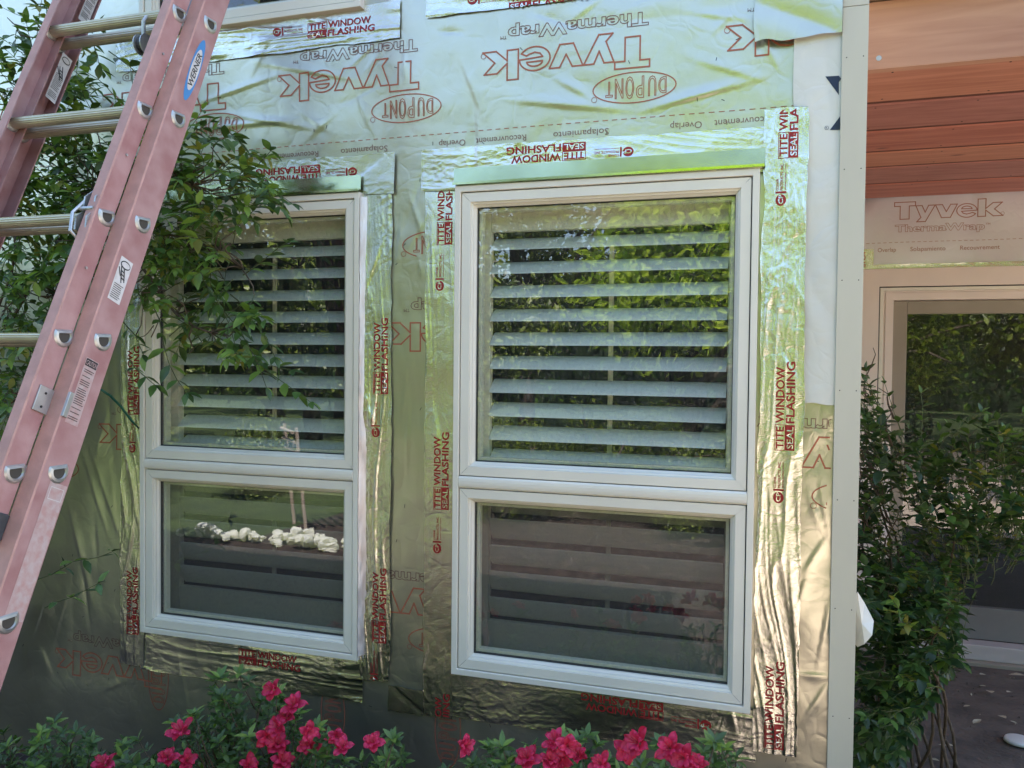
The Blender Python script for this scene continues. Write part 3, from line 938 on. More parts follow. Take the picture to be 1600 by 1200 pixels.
# interior shutters ------------------------------------------------------
def shutter(r, zm):
    x0, x1, z0, z1 = r
    Sx = empty('shutter', ((x0+x1)/2, 0.1, z0), house)
    a0, a1 = x0+0.045, x1-0.045
    f = MB()
    yb, yf = 0.092, 0.064
    zb, zt = z0+0.045, z1-0.045
    st = 0.040
    f.box(a0, a0+st, yf, yb, zb, zt, 'shutter'); f.box(a1-st, a1, yf, yb, zb, zt, 'shutter')
    f.box(a0+st, a1-st, yf+.002, yb-.002, zt-0.085, zt, 'shutter')
    f.box(a0+st, a1-st, yf+.002, yb-.002, zb, zb+0.105, 'shutter')
    f.box(a0+st, a1-st, yf+.002, yb-.002, zm-0.035, zm+0.035, 'shutter')
    # jamb lining between sash and shutter
    f.box(x0+0.0205, x0+0.044, 0.032, 0.0915, zb-.02, zt+.02, 'shutter'); f.box(x1-0.044, x1-0.0205, 0.032, 0.0915, zb-.02, zt+.02, 'shutter')
    f.box(x0+0.0445, x1-0.0445, 0.032, 0.0915, zt+.001, zt+.024, 'shutter'); f.box(x0+0.0445, x1-0.0445, 0.032, 0.0915, zb-.024, zb-.001, 'shutter')
    f.build('shutter_frame', Sx, bevel=0.002)
    l = MB(); rr = random.Random(int(x0*1000))
    def slats(lo, hi, tilt, w2):
        n = int(round((hi-lo)/0.0785))
        for i in range(n):
            z = lo+(i+0.5)*(hi-lo)/n
            t = R(tilt+rr.uniform(-1.2, 1.2))
            prof = []
            for q in range(14):
                an = 2*PI*q/14
                u_ = w2*math.cos(an); v_ = 0.0055*math.sin(an)
                prof.append((u_*math.cos(t)-v_*math.sin(t), u_*math.sin(t)+v_*math.cos(t)))
            l.prism(prof, (a0+st+0.002, 0.082, z), (0, 1, 0), (0, 0, 1), (a1-a0-2*st-0.004, 0, 0), 'louver')
    slats(zm+0.036, zt-0.086, 36, 0.0365)
    slats(zb+0.106, zm-0.036, -66, 0.0395)
    l.build('louvers', Sx, smooth=False)
    t = MB()
    xm = (x0+x1)/2+0.01
    t.box(xm-.008, xm+.008, 0.124, 0.134, zm+.05, zt-.1, 'shutter')
    t.box(xm-.008, xm+.008, 0.124, 0.134, zb+.12, zm-.05, 'shutter')
    t.build('tilt_rod', Sx, bevel=0.003)
shutter(WR, ZM); shutter(WL, ZM)

# ------------------------------------------------ recessed porch at the right
YF = 2.45
XJ0 = 0.418                                         # door unit
XD0, XD1, ZD1 = 0.418, 2.55, 2.068
bw = MB()
wall_cells(bw, [0.197, XD0+.02, XD1-.02, 4.5], [0.0, ZD1-.02, 2.62], YF+0.01, YF+0.13, 'ply', [(XD0+.02, XD1-.02, -1, ZD1-.02)])
bw.build('porch_wall', house)
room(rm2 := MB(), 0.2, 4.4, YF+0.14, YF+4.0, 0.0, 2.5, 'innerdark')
rm2.build('porch_interior_wall', house)
def hfar(x, z):
    x = np.asarray(x, float); z = np.asarray(z, float)
    d = (x-0.2)*0.75-(z-2.05)*0.66
    return 0.004 + 0.010*np.abs(np.sin(7.5*vnoise(d*3, (x+z)*1.0, 61)+d*10))**1.5 + 0.005*vnoise(x*6, z*8, 62) + 0.008*np.exp(-((x-.27)/.02)**2)
fw = MB()
xs = np.linspace(0.197, 2.9, 300); zs = np.linspace(ZD1-0.004, 2.50, 60)
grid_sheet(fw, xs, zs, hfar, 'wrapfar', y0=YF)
okf = lambda x, z: ZD1 < z < 2.5 and x > 0.2
for X in (-0.15, 0.583, 1.316):
    logo_block(fw, X, 2.335, 0, hfar, okf, 'wt', ink='inkfar', y0=YF)
x = 0.28
while x < 2.8:
    stick(fw, ribbons([((0, 0), (0.014, 0))], 0.0022), x, 2.212, 0, hfar, 'inkfar', okf, y0=YF); x += 0.028
for k in range(3):
    for s, dx, wd in (('Overlap', 0.0, 0.09), ('Solapamiento', 0.16, 0.17), ('Recouvrement', 0.40, 0.185)):
        stick(fw, split_tris(*fit_text(s, wd, 0.022), 0.02), 0.505+0.733*k+dx, 2.163, 0, hfar, 'inkfar', okf, y0=YF)
fw.build('porch_house_wrap', house, smooth=True)
ft = MB()
hft = lambda x, z: hfar(x, z)+0.004
grid_sheet(ft, np.linspace(0.36, 0.485, 14), np.linspace(ZD1-.01, 2.19, 16), hft, 'tape', y0=YF, skip=lambda x, z: z > 2.175+0.01*vnoise(x*40, 0, 3))
tape_block(ft, 0.445, 2.03, 90, hft, lambda x, z: z > ZD1+.01 and z < 2.17 and x < .47, y0=YF)
grid_sheet(ft, np.linspace(0.485, 2.7, 120), np.linspace(ZD1-.01, ZD1+.028, 6), lambda x, z: hft(x, z)+.003*vnoise(np.asarray(x)*25, np.asarray(z)*60, 9), 'tape', y0=YF)
ft.build('flashing_tape', house, smooth=True)

door = empty('patio_door', (1.4, YF, 0), house)
d = MB()
dr = (XD0, XD1, -0.3, ZD1)
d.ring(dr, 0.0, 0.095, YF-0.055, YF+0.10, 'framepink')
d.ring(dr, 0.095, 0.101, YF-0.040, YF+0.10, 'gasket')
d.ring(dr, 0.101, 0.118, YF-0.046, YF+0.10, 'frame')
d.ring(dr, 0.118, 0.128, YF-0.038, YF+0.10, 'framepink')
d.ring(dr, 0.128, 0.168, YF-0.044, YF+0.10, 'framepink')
d.build('door_frame', door, bevel=0.002)
sx0, sx1 = XD0+0.170, XD1-0.17
d = MB()
dz1 = ZD1-0.170
d.box(sx0, sx0+.072, YF+0.0, YF+0.045, 0.10, dz1, 'doorpanel')
d.box(sx1-.072, sx1, YF+0.0, YF+0.045, 0.10, dz1, 'doorpanel')
d.box(sx0+.0721, sx1-.0721, YF+0.0, YF+0.045, dz1-.07, dz1, 'doorpanel')
d.box(sx0+.0721, sx1-.0721, YF+0.0, YF+0.045, 0.10, 0.27, 'kick')
d.build('door_panel', door, bevel=0.003)
d = MB(); d.box(sx0+.070, sx1-.070, YF+0.018, YF+0.024, 0.26, dz1-.06, 'glass'); d.build('pane', door)
d = MB()
d.box(XD0-0.02, XD1, YF-0.10, YF-0.001, 0.02, 0.0985, 'sill')
d.box(XD0-0.02, XD1, YF-0.14, YF-0.001, -0.02, 0.0195, 'doorpanel')
d.build('door_sill', door, bevel=0.004)

# porch ceiling boards and beam
cb = MB()
ys = [2.44, 2.05, 1.67, 1.38, 1.03, 0.67, 0.30]
for i in range(len(ys)-1):
    y1, y0 = ys[i], ys[i+1]
    zt = 2.452 + 0.000*i
    g = 0.018
    prof = [(y0+g, 0.024), (y0+g, 0.006), (y0+g+0.006, 0.0), (y1-g-0.006, 0.0), (y1-g, 0.006), (y1-g, 0.024)]
    if i: cb.box(0.197, 3.245, y1-g+.001, y1+g-.001, zt+0.005, zt+0.02, 'groove_shade')  # filler strip, the gap's shade put into its colour
    cb.prism(prof, (0.197, 0, zt), (0, 1, 0), (0, 0, 1), (3.05, 0, 0), ('cedar', 'cedarc', 'cedarb', 'cedar', 'cedarc', 'cedarb')[i])
    for xn in (0.30, 0.62, 1.02, 1.43):
        for yn in (y0+.05, y1-.05):
            cb.tube([(xn+.01*(i % 3), yn, zt+.001), (xn+.01*(i % 3), yn, zt-.0008)], 0.0035, 'gasket', 6)
cb.box(0.197, 3.25, 0.30, 2.44, 2.476, 2.50, 'groove_shade')
cb.build('porch_ceiling', house)
cb = MB()
cb.prism([(0.26, 0), (0.296, 0), (0.296, 0.2), (0.26, 0.2)], (0.2157, 0, 2.436), (0, 1, 0), (0, 0, 1), (3.05, 0, 0), 'cedar2')
q = at(1373, 91, 0.26)
cb.tube([(q.x, 0.2595, q.z), (q.x, 0.2585, q.z)], 0.008, 'galv', 12)
cb.build('porch_beam', house, bevel=0.004)
cb = MB()
cb.box(0.2157, 3.3, 0.20, 7.0, 2.64, 2.74, 'ply')
cb.build('porch_roof', house)

# ================================================================== EXTENSION LADDER
LU = Vector((0, 0.399, 0.917)).normalized()         # up the rails
LN = Vector((0, -0.917, 0.399)).normalized()        # towards the climber
LX = Vector((1, 0, 0))
def base_pt(k): return Vector((0, -0.854, 1.869)) + LU*(0.305*k)       # rung centres of the rear section
s0 = base_pt(0)
down = -(s0.z/LU.z)
ladder = empty('ladder', (-1.66, (s0+LU*down).y, 0))
tag(ladder, 'worn pink extension ladder with aluminium rungs leaning on the house beside the left window', 'ladder')
def rail(xo, inward, n0, n1, s_a, s_b, fl_, name='rail'):
    """C channel: web at xo, flanges towards `inward` (+1/-1); runs s_a..s_b along LU from s0"""
    mb = MB()
    o = Vector((xo, s0.y, s0.z)) + LU*s_a
    L = LU*(s_b-s_a); t = 0.004
    # lightly rounded channel section in (X, N)
    prof = [(0, n0+.003), (0.003*inward, n0), (fl_*inward, n0), (fl_*inward, n0+t), (t*inward, n0+t+.001), (t*inward, n1-t-.001), (fl_*inward, n1-t), (fl_*inward, n1), (0.003*inward, n1), (0, n1-.003)]
    n = len(prof)
    k = len(mb.v)
    segs = max(2, int((s_b-s_a)/0.3))
    for j in range(segs+1):
        for p_ in prof:
            mb.v.append(tuple(o+LX*p_[0]+LN*p_[1]+L*(j/segs)))
    im = mb.mi('fibre'); ie = mb.mi('fibredark')
    for j in range(segs):
        for i in range(n):
            a = k+j*n+i; b = k+j*n+(i+1) % n
            mb.f.append((a, b, b+n, a+n)); mb.m.append(ie if i in (7, 8) else im)
    mb.f.append(tuple(k+i for i in range(n))[::-1]); mb.m.append(im)
    mb.f.append(tuple(k+segs*n+i for i in range(n))); mb.m.append(im)
    return mb.build(name, ladder)
XB, XFL, XFr = -1.433, -1.898, -1.476
XBL = -1.943
rail(XB, -1, -0.040, 0.040, down+0.03, 1.55, 0.0425)
rail(XBL, 1, -0.040, 0.040, down+0.03, 1.55, 0.0425)
rail(XFr, -1, 0.0405, 0.094, -0.78, 3.2, 0.030)
rail(XFL, 1, 0.0405, 0.094, -0.78, 3.2, 0.030)
# feet
for xx in (XB, XBL):
    f = MB()
    f.obox(Vector((xx-0.035 if xx == XB else xx-.01, s0.y, s0.z))+LU*(down+0.0)-LN*0.045, LX*0.045, LN*0.09, LU*0.05, 'rubber')
    f.build('foot', ladder, bevel=0.004)
Zv = Vector((0, 0, 1)); Yv = Vector((0, 1, 0))
def dprof(r, flat=0.30, n=14):
    """D profile with its flat side on top, coordinates (y, z)"""
    p = []
    a0 = math.asin(flat)
    for i in range(n+1):
        a = a0 - (PI+2*a0)*i/n
        p.append((r*math.cos(a), r*math.sin(a)))
    return p
def rung(c, xa, xb, ends=True):
    mb = MB()
    r = 0.0175
    prof = []
    base = dprof(r, 0.34, 26)
    for i, p_ in enumerate(base):                     # fine grooves along the tread
        k = 1.0 if i % 2 == 0 else 0.955
        prof.append((p_[0]*k, p_[1]*k))
    mb.prism(prof, (xa, c.y, c.z), Yv, Zv, (xb-xa, 0, 0), 'alu')
    for xx, sg in ((xa, -1), (xb, 1)):
        # swaged collar around the hollow rung end, outside and inside the web
        big = dprof(0.0255, 0.52, 22); mid = dprof(0.0222, 0.46, 22); inn = dprof(0.0150, 0.34, 22)
        n = len(big)
        for side in (1, -1):
            x_ = xx+(0.004 if side*sg > 0 else -0.004)*(1 if True else 0)
            o = xx + side*sg*(0.0005 if side > 0 else 0.0048)
            e = o + side*sg*0.0032
            vs = [(o, c.y+p_[0], c.z+p_[1]) for p_ in big] + [(e, c.y+p_[0], c.z+p_[1]) for p_ in mid] + [(e+side*sg*0.0012, c.y+p_[0]*1.12, c.z+p_[1]*1.12) for p_ in inn] + [(e-side*sg*0.002, c.y+p_[0], c.z+p_[1]) for p_ in inn]
            fs = []
            for L_ in range(3):
                fs += [(L_*n+i, L_*n+(i+1) % n, (L_+1)*n+(i+1) % n, (L_+1)*n+i) for i in range(n)]
            mb.add(vs, fs, 'galv')
        # dark bore
        d_ = dprof(0.0152, 0.34, 22)
        x_ = xx + sg*0.0015
        mb.add([(x_, c.y+p_[0], c.z+p_[1]) for p_ in d_], [tuple(range(len(d_)))], 'hole')
    return mb.build('rung', ladder)
for k in range(-6, 5):
    rung(base_pt(k)+LN*0.0, XBL, XB)
for k in range(-2, 10):
    rung(base_pt(k)+LN*0.063-LU*0.020, XFL, XFr)
# flat helper: draw 2D things on the outer web of a rail
def on_web(mb, VF, X, s, n_, m, eps, flip=False, ang=0.0, out=1):
    V, F = VF
    a = R(ang); c, s_ = math.cos(a), math.sin(a)
    # local x runs up the rail, local y runs towards the climber
    o = Vector((X+eps*out, s0.y, s0.z))+LU*s+LN*n_
    vs = []
    for p_ in V:
        u_, v_ = p_[0]*c-p_[1]*s_, p_[0]*s_+p_[1]*c
        vs.append(o+LU*u_+LN*v_)
    mb.add(vs, F, m)
def rect(w_, h_, sk=0.0): return [(0, 0), (w_, 0), (w_, h_), (0, h_)], [(0, 1, 2, 3)]
def ell(rx, ry, n=36): return [(rx*math.cos(2*PI*i/n), ry*math.sin(2*PI*i/n)) for i in range(n)], [tuple(range(n))]
def s_of(px, py, X=XB):
    """where a photo pixel lands on the web plane X: (s along rail, n towards climber)"""
    d_ = fwd + rt*((px-800)/FPX) + upv*(-(py-600)/FPX)
    q = CAM + d_*((X-CAM.x)/d_.x)
    r_ = q-s0
    r_.x = 0
    return r_.dot(LU), r_.dot(LN)
# maker's oval sticker
s_c, n_c = s_of(304, 109)
st = MB()
on_web(st, ell(0.096, 0.018), XB, s_c, n_c, 'stblue', 0.0006)
on_web(st, ell(0.064, 0.0145), XB, s_c, n_c, 'stwhite', 0.0012)
v, t = fit_text('WERNER', 0.104, 0.0165, 0.015)
on_web(st, ([(p_[0]-0.052, p_[1]-0.008) for p_ in v], t), XB, s_c, n_c, 'stblack', 0.0018)
st.build('sticker', ladder)
def lined_sticker(px, py, L, H, X=XB, head=None, m='stwhite', out=1, pict=False):
    s_, n_ = s_of(px, py, X)
    st = MB()
    on_web(st, ([(-L/2, -H/2), (L/2, -H/2), (L/2, H/2), (-L/2, H/2)], [(0, 1, 2, 3)]), X, s_, n_, m, 0.0006, out=out)
    rr = random.Random(int(px))
    def bar(x0, x1, y0, y1, mm='stblack', e=0.0012):
        on_web(st, ([(x0, y0), (x1, y0), (x1, y1), (x0, y1)], [(0, 1, 2, 3)]), X, s_, n_, mm, e, out=out)
    if head:
        v, t = fit_text(head, H*0.84, 0.0105, 0.01)
        # lettering runs across the rail
        v = [(p_[1]+L/2-0.016, H*0.42-p_[0]) for p_ in v]
        bar(L/2-0.0185, L/2-0.002, -H*0.46, H*0.46)
        on_web(st, (v, t), X, s_, n_, m, 0.0018, out=out)
    if pict:
        on_web(st, ell(0.010, H*0.40, 20), X, s_+L/2-0.016, n_, 'stblack', 0.0012, out=out)
        on_web(st, ell(0.007, H*0.34, 20), X, s_+L/2-0.016, n_, m, 0.0018, out=out)
        sg = [((0.0, -0.010), (0.034, 0.002)), ((-0.004, -0.002), (0.03, 0.010)), ((0.004, -0.009), (0.006, 0.001)), ((0.012, -0.006), (0.014, 0.004)), ((0.02, -0.003), (0.022, 0.006)), ((0.010, 0.006), (0.026, 0.016))]
        on_web(st, ribbons(sg, 0.0028), X, s_, n_, 'stblack', 0.0013, out=out)
    y = L/2-(0.026 if head else 0.066 if pict else 0.01)
    while y > -L/2+0.008:
        e_ = H*0.40*rr.uniform(0.55, 1.0)
        bar(y-0.0016, y, -e_, H*0.40)
        y -= 0.0048 if rr.random() > .2 else 0.010
    st.build('sticker', ladder)
lined_sticker(188, 438, 0.108, 0.038, pict=True)
lined_sticker(128, 612, 0.150, 0.036, head='CAUTION', m='stworn')
st = MB()
s_, n_ = s_of(57, 860)
on_web(st, ([(-0.14, -0.023), (0.14, -0.023), (0.14, 0.023), (-0.14, 0.023)], [(0, 1, 2, 3)]), XB, s_, n_, 'stworn', 0.0006)
on_web(st, ribbons(poly_segs([(0.105, -.017), (0.13, -.017), (0.13, .017), (0.105, .017)]), 0.0012), XB, s_, n_, 'stwhite', 0.0012)
st.build('sticker', ladder)
# warning stickers on the inside of the left rail
XI = XFL+0.0042
lined_sticker(92, 122, 0.150, 0.034, X=XI, pict=True)
lined_sticker(139, 10, 0.120, 0.034, X=XI)
# rivets, guide bracket and rubber stop on the right rails
for k in range(-3, 5):
    g = MB()
    c_ = Vector((XFr, s0.y, s0.z))+LU*(0.305*k-0.16)+LN*0.068
    g.tube([c_, c_+LX*0.003], 0.0032, 'galv', 8)
    g.build('rivet', ladder)
s_, n_ = s_of(75, 620, XB)
g = MB()
o = Vector((XFr+0.001, s0.y, s0.z))+LU*(s_-0.025)+LN*0.040
g.obox(o, LX*0.003, LN*0.038, LU*0.055, 'galv')
g.obox(o-LN*0.012+LX*0.0, LX*0.046, LN*0.0115, LU*0.055, 'galv')
for a_, b_ in ((0.012, 0.012), (0.012, 0.042)):
    c_ = o+LX*0.003+LN*(a_+.008)+LU*b_
    g.tube([c_, c_+LX*0.002], 0.003, 'gasket', 8)
g.build('guide_bracket', ladder, bevel=0.001)
s_, n_ = s_of(12, 825, XFr)
g = MB()
g.obox(Vector((XFr-0.031, s0.y, s0.z))+LU*(s_-0.03)+LN*0.041, LX*0.036, LN*0.056, LU*0.055, 'rubber')
g.build('end_cap', ladder, bevel=0.004)
# rung lock on the fly section, left side (and its twin on the right)
for (xx, sg) in ((XFL+0.012, 1), (XFr-0.012, -1)):
    g = MB()
    c_ = base_pt(-0.06)+LN*0.063-LU*0.02
    def LP(a_, b_, x_=0.0): return Vector((xx+x_*sg, c_.y, c_.z))+LU*a_+LN*b_
    for dx in (0.0, 0.030):
        pr = [(0.075, -0.012), (0.085, 0.014), (0.05, 0.034), (0.015, 0.026), (-0.005, 0.038), (-0.035, 0.030), (-0.030, 0.016), (0.0, 0.012), (0.012, -0.02), (0.045, -0.03)]
        n = len(pr)
        vs = [LP(a_, b_, dx) for a_, b_ in pr]+[LP(a_, b_, dx+0.004) for a_, b_ in pr]
        g.add(vs, [tuple(range(n)), tuple(range(n, 2*n))[::-1]]+[(i, i+n, (i+1) % n+n, (i+1) % n) for i in range(n)], 'galv')
    g.tube([LP(0.06, 0.006, -0.004), LP(0.06, 0.006, 0.040)], 0.006, 'galv', 10)
    g.tube([LP(0.02, 0.030, -0.002), LP(0.02, 0.030, 0.036)], 0.005, 'galv', 10)
    g.tube([LP(0.06, 0.018, 0.037), LP(0.0, 0.045, 0.037), LP(-0.045, 0.040, 0.03), LP(-0.06, 0.01, 0.02), LP(-0.04, -0.02, 0.015)], 0.004, 'galv', 8)
    g.build('rung_lock', ladder, smooth=False)
# pulley with rope clamp under the upper rung
g = MB()
q = s0+LU*(0.305*1-0.02)
pc = Vector((-1.60, q.y+0.0, q.z+0.22))
c_ = base_pt(1)
pc = Vector((-1.565, c_.y+0.03, c_.z+0.205))
for dx in (-0.012, 0.009):
    g.tube([pc+LX*dx, pc+LX*(dx+0.003)], 0.026, 'galv', 18)
g.tube([pc-LX*0.008, pc+LX*0.008], 0.019, 'rubber', 16)
g.tube([pc+Zv*0.02, pc+Zv*0.06, pc+Zv*0.075+Yv*0.01], 0.005, 'galv', 8)
g.build('pulley', ladder)
g = MB()
pts = [pc+Yv*0.020+LX*0.0 + Vector((0, 0, -0.0))] + [pc+Yv*0.022-LU*0.15*k+LN*(0.002*math.sin(k*2.1)) for k in range(1, 15)]
g.tube(pts, 0.0045, 'rope', 8)
g.build('rope', ladder)

# ================================================================== PLANTS
def leaf(mb, o, d, nrm, L, W, m, curl=0.15):
    """pointed oval leaf folded along the midrib"""
    d = d.normalized(); s = d.cross(nrm)
    if s.length < 1e-4: s = d.orthogonal()
    s.normalize(); n = s.cross(d)
    prof = ((0.0, 0.05), (0.22, 0.72), (0.48, 1.0), (0.76, 0.62), (1.0, 0.0))
    mids = []; lf = []; rg = []
    for t, wd in prof:
        c = o + d*(L*t) - n*(curl*L*t*t)
        mids.append(c)
        lf.append(c + s*(W/2*wd) + n*(0.16*W*wd)); rg.append(c - s*(W/2*wd) + n*(0.16*W*wd))
    vs = [mids[0], lf[1], lf[2], lf[3], mids[4], rg[3], rg[2], rg[1], mids[1], mids[2], mids[3]]
    mb.add(vs, [(0, 8, 1), (1, 8, 9, 2), (2, 9, 10, 3), (3, 10, 4), (0, 7, 8), (7, 6, 9, 8), (6, 5, 10, 9), (5, 4, 10)], m)

def rv(r): 
    return Vector((r.gauss(0, 1), r.gauss(0, 1), r.gauss(0, 1))).normalized()
def twig(lm_, sm, r, o, d, L, pairs, leafL, leafW, mats, droop=0.3, rad=0.0016):
    """a leafy shoot with opposite leaves"""
    d = d.normalized(); p = Vector(o); step = L/pairs
    pts = [p.copy()]
    for i in range(pairs):
        d = (d + rv(r)*0.18 + Vector((0, 0, -droop/pairs))).normalized()
        p = p + d*step
        pts.append(p.copy())
        side = d.cross(Vector((0, 0, 1)) if i % 2 == 0 else rv(r))
        if side.length < 1e-3: side = d.orthogonal()
        side.normalize()
        k = leafL*(0.65+0.5*math.sin(PI*(i+0.6)/(pairs+0.6)))*r.uniform(0.8, 1.2)
        for sg in (1, -1):
            if r.random() < 0.10: continue
            ld = (side*sg*0.9 + d*0.75 + rv(r)*0.25 + Vector((0, 0, -0.15))).normalized()
            leaf(lm_, p, ld, (Vector((0, 0, 1))+rv(r)*0.45), k, leafW*k/leafL, r.choice(mats), r.uniform(0.0, .3))
    leaf(lm_, p, d, Vector((0, 0, 1))+rv(r)*0.3, leafL*0.9, leafW*0.85, mats[-1], 0.1)
    sm.tube(pts, [rad*(1-0.6*i/len(pts)) for i in range(len(pts))], 'twiggreen', 5, caps=False)
def pip(x, y, P):
    c = False; n = len(P)
    for i in range(n):
        (x0, y0), (x1, y1) = P[i], P[(i+1) % n]
        if (y0 > y) != (y1 > y) and x < (x1-x0)*(y-y0)/(y1-y0)+x0: c = not c
    return c
def sample(P, r):
    xs_ = [p_[0] for p_ in P]; ys_ = [p_[1] for p_ in P]
    while True:
        x, y = r.uniform(min(xs_), max(xs_)), r.uniform(min(ys_), max(ys_))
        if pip(x, y, P): return x, y
def branch(sm, r, a, b, r0, r1, m='twig', n=7, wob=0.05):
    a = Vector(a); b = Vector(b); pts = []
    off = rv(r)*wob; off2 = rv(r)*wob*.6
    for i in range(n+1):
        t = i/n
        pts.append(a.lerp(b, t)+off*math.sin(PI*t)+off2*math.sin(2*PI*t))
    sm.tube(pts, [r0+(r1-r0)*i/n for i in range(n+1)], m, 6)
    return pts

# --- tall shrub at the left, between ladder and wall
r = random.Random(3)
vine = empty('climbing_shrub', (-2.45, -0.25, 0))
tag(vine, 'tall green shrub with pointed leaves growing behind the ladder and over the left window', 'shrub')
fm = MB(); sm = MB()
root = Vector((-2.95, -0.20, 0.0))
mains = []
for (px, py, yy) in ((60, 150, -.25), (150, 300, -.2), (20, 350, -.3), (300, 290, -.28), (250, 450, -.22), (330, 520, -.3), (120, 500, -.2), (40, 620, -.25), (380, 420, -.25), (90, 60, -.2), (10, 480, -.15)):
    e = at(px, py, yy)
    mid = root.lerp(e, 0.55)+Vector((-0.22, 0, 0.28))
    if px > 220: mid = at(130, 330, -0.2)
    p1 = branch(sm, r, root+rv(r)*0.04*Vector((1, 1, 0)).length*0.5, mid, 0.011, 0.007, wob=.04)
    p2 = branch(sm, r, mid, e, 0.007, 0.003, wob=.06)
    mains += p2 + p1[4:]
polys = [([(0, 80), (50, 20), (110, 0), (150, 60), (140, 180), (160, 330), (110, 450), (60, 560), (0, 600)], 200),
         ([(190, 240), (230, 200), (330, 195), (400, 235), (440, 300), (410, 350), (350, 395), (300, 420), (240, 400), (200, 330)], 92),
         ([(215, 330), (300, 350), (340, 430), (400, 470), (380, 520), (420, 570), (350, 560), (280, 530), (225, 480)], 44),
         ([(60, 200), (200, 150), (220, 260), (200, 420), (120, 500), (70, 420)], 80),
         ([(0, 560), (60, 500), (70, 640), (20, 720), (0, 740)], 22)]
for P, n in polys:
    for k in range(n):
        px, py = sample(P, r)
        yy = -r.uniform(0.10, 0.42)
        o = at(px, py, yy)
        near = min(mains, key=lambda q_: (q_-o).length)
        d_ = (o-near)
        d_ = d_.normalized()*0.6 if d_.length > 1e-3 else Vector((0, 0, 0))
        d_ = d_+Vector((r.uniform(-.2, .7), r.uniform(-.6, .2), r.uniform(-.4, .5)))
        L = r.uniform(0.09, 0.20)
        twig(fm, sm, r, o-d_.normalized()*L*0.6, d_, L, r.randint(3, 6), 0.046, 0.022, r.choice((['leafd', 'leafm'], ['leafm', 'leafm', 'leafl'], ['leafl', 'leafm', 'leafy'], ['leafm', 'leafd', 'leafl'])))
        if r.random() < .7 and (o-near).length < 0.5: branch(sm, r, near, o-d_.normalized()*L*0.6, 0.003, 0.0015, n=4, wob=.02)
# shoots that reach out across the window and the wall
for (a, b, n) in (((330, 470), (445, 600), 7), ((350, 540), (490, 580), 7), ((330, 230), (440, 320), 6), ((200, 560), (235, 590), 3), ((190, 500), (245, 560), 4),
                  ((170, 80), (215, 130), 4), ((330, 300), (450, 260), 6), ((60, 905), (175, 850), 6), ((70, 950), (150, 900), 4), ((380, 430), (440, 395), 5), ((330, 520), (420, 605), 7),
                  ((300, 260), (470, 290), 7), ((360, 460), (470, 520), 6), ((300, 420), (420, 500), 6), ((240, 480), (330, 600), 6), ((140, 60), (190, 100), 5), ((220, 190), (300, 215), 5), ((340, 200), (395, 210), 4)):
    o = at(*a, -0.22); e = at(*b, -0.30)
    twig(fm, sm, r, o, e-o, (e-o).length, n, 0.050, 0.023, ['leafm', 'leafm', 'leafl', 'leafd'], droop=0.1, rad=0.0022)
# bare twigs
for k in range(26):
    px, py = sample([(0, 500), (70, 480), (60, 620), (20, 740), (0, 760)], r) if k < 18 else sample([(200, 420), (260, 440), (240, 540), (200, 520)], r)
    o = at(px, py, -r.uniform(.1, .3)); branch(sm, r, o, o+Vector((r.uniform(-.1, .12), r.uniform(-.05, .05), r.uniform(-.05, .16))), 0.002, 0.0008, n=4, wob=.015)
fm.build('foliage', vine, smooth=True); sm.build('stem', vine, smooth=True)

# --- azaleas along the foot of the wall
def whorl(lm_, r, o, up_, n, L, W, mats):
    a0 = r.uniform(0, 6.28)
    ax = up_.orthogonal().normalized(); ay = up_.cross(ax).normalized()
    for i in range(n):
        a = a0+i*2.4+r.uniform(-.2, .2)
        el = 0.35+0.5*(i/n)+r.uniform(-.1, .15)
        d_ = (ax*math.cos(a)+ay*math.sin(a))*math.cos(el)+up_*math.sin(el)
        leaf(lm_, o-up_*0.012*(1-i/n), d_, up_, L*r.uniform(.75, 1.15), W*r.uniform(.8, 1.1), r.choice(mats), r.uniform(.05, .35))
def flower_mesh(seed):
    r = random.Random(seed)
    mb = MB()
    for ly in range(2):
        for k in range(5):
            a = 2*PI*k/5 + ly*0.62 + r.uniform(-.16, .16)
            L = (0.031 if ly == 0 else 0.019)*r.uniform(.82, 1.12); W = (0.020 if ly == 0 else 0.013)*r.uniform(.85, 1.1)
            out = Vector((math.cos(a), math.sin(a), 0)); up_ = Vector((0, 0, 1)); sd = Vector((-math.sin(a), math.cos(a), 0))
            NU, NV = 8, 5; vs = []; lift = r.uniform(.2, .9); tw = r.uniform(-.35, .35)
            for i in range(NU):
                t = i/(NU-1)
                wd = W*(0.16+math.sin(min(1.0, t**0.8)*PI*0.93))*(1.0 if t < .99 else .12)
                z = 0.018*math.sin(t*PI*0.55)*(0.6+lift*.5) - 0.012*t**3*(1-lift) + 0.009*ly
                for j in range(NV):
                    s_ = j/(NV-1)*2-1
                    ruf = 0.0034*math.sin(s_*5+seed+k*2+t*4)*t
                    vs.append(out*(L*t*(1+0.05*math.sin(s_*7+k))+0.002)+sd*(s_*wd/2)+up_*(z+ruf+0.004*abs(s_)*t+tw*s_*wd*.4))
            fs = [(i*NV+j, i*NV+j+1, (i+1)*NV+j+1, (i+1)*NV+j) for i in range(NU-1) for j in range(NV-1)]
            mb.add(vs, fs, 'petal' if (k*2+ly+seed) % 3 else 'petald')
    for k in range(7):
        a = k*0.9
        mb.tube([(0, 0, 0.002), (0.003*math.cos(a), 0.003*math.sin(a), 0.014), (0.008*math.cos(a), 0.008*math.sin(a), 0.032)], 0.0005, 'stamen', 4)
    me_o = mb.build('flower', None, smooth=True)
    me = me_o.data; bpy.data.objects.remove(me_o)
    return me
FL = [flower_mesh(s_) for s_ in (1, 2, 3, 4)]
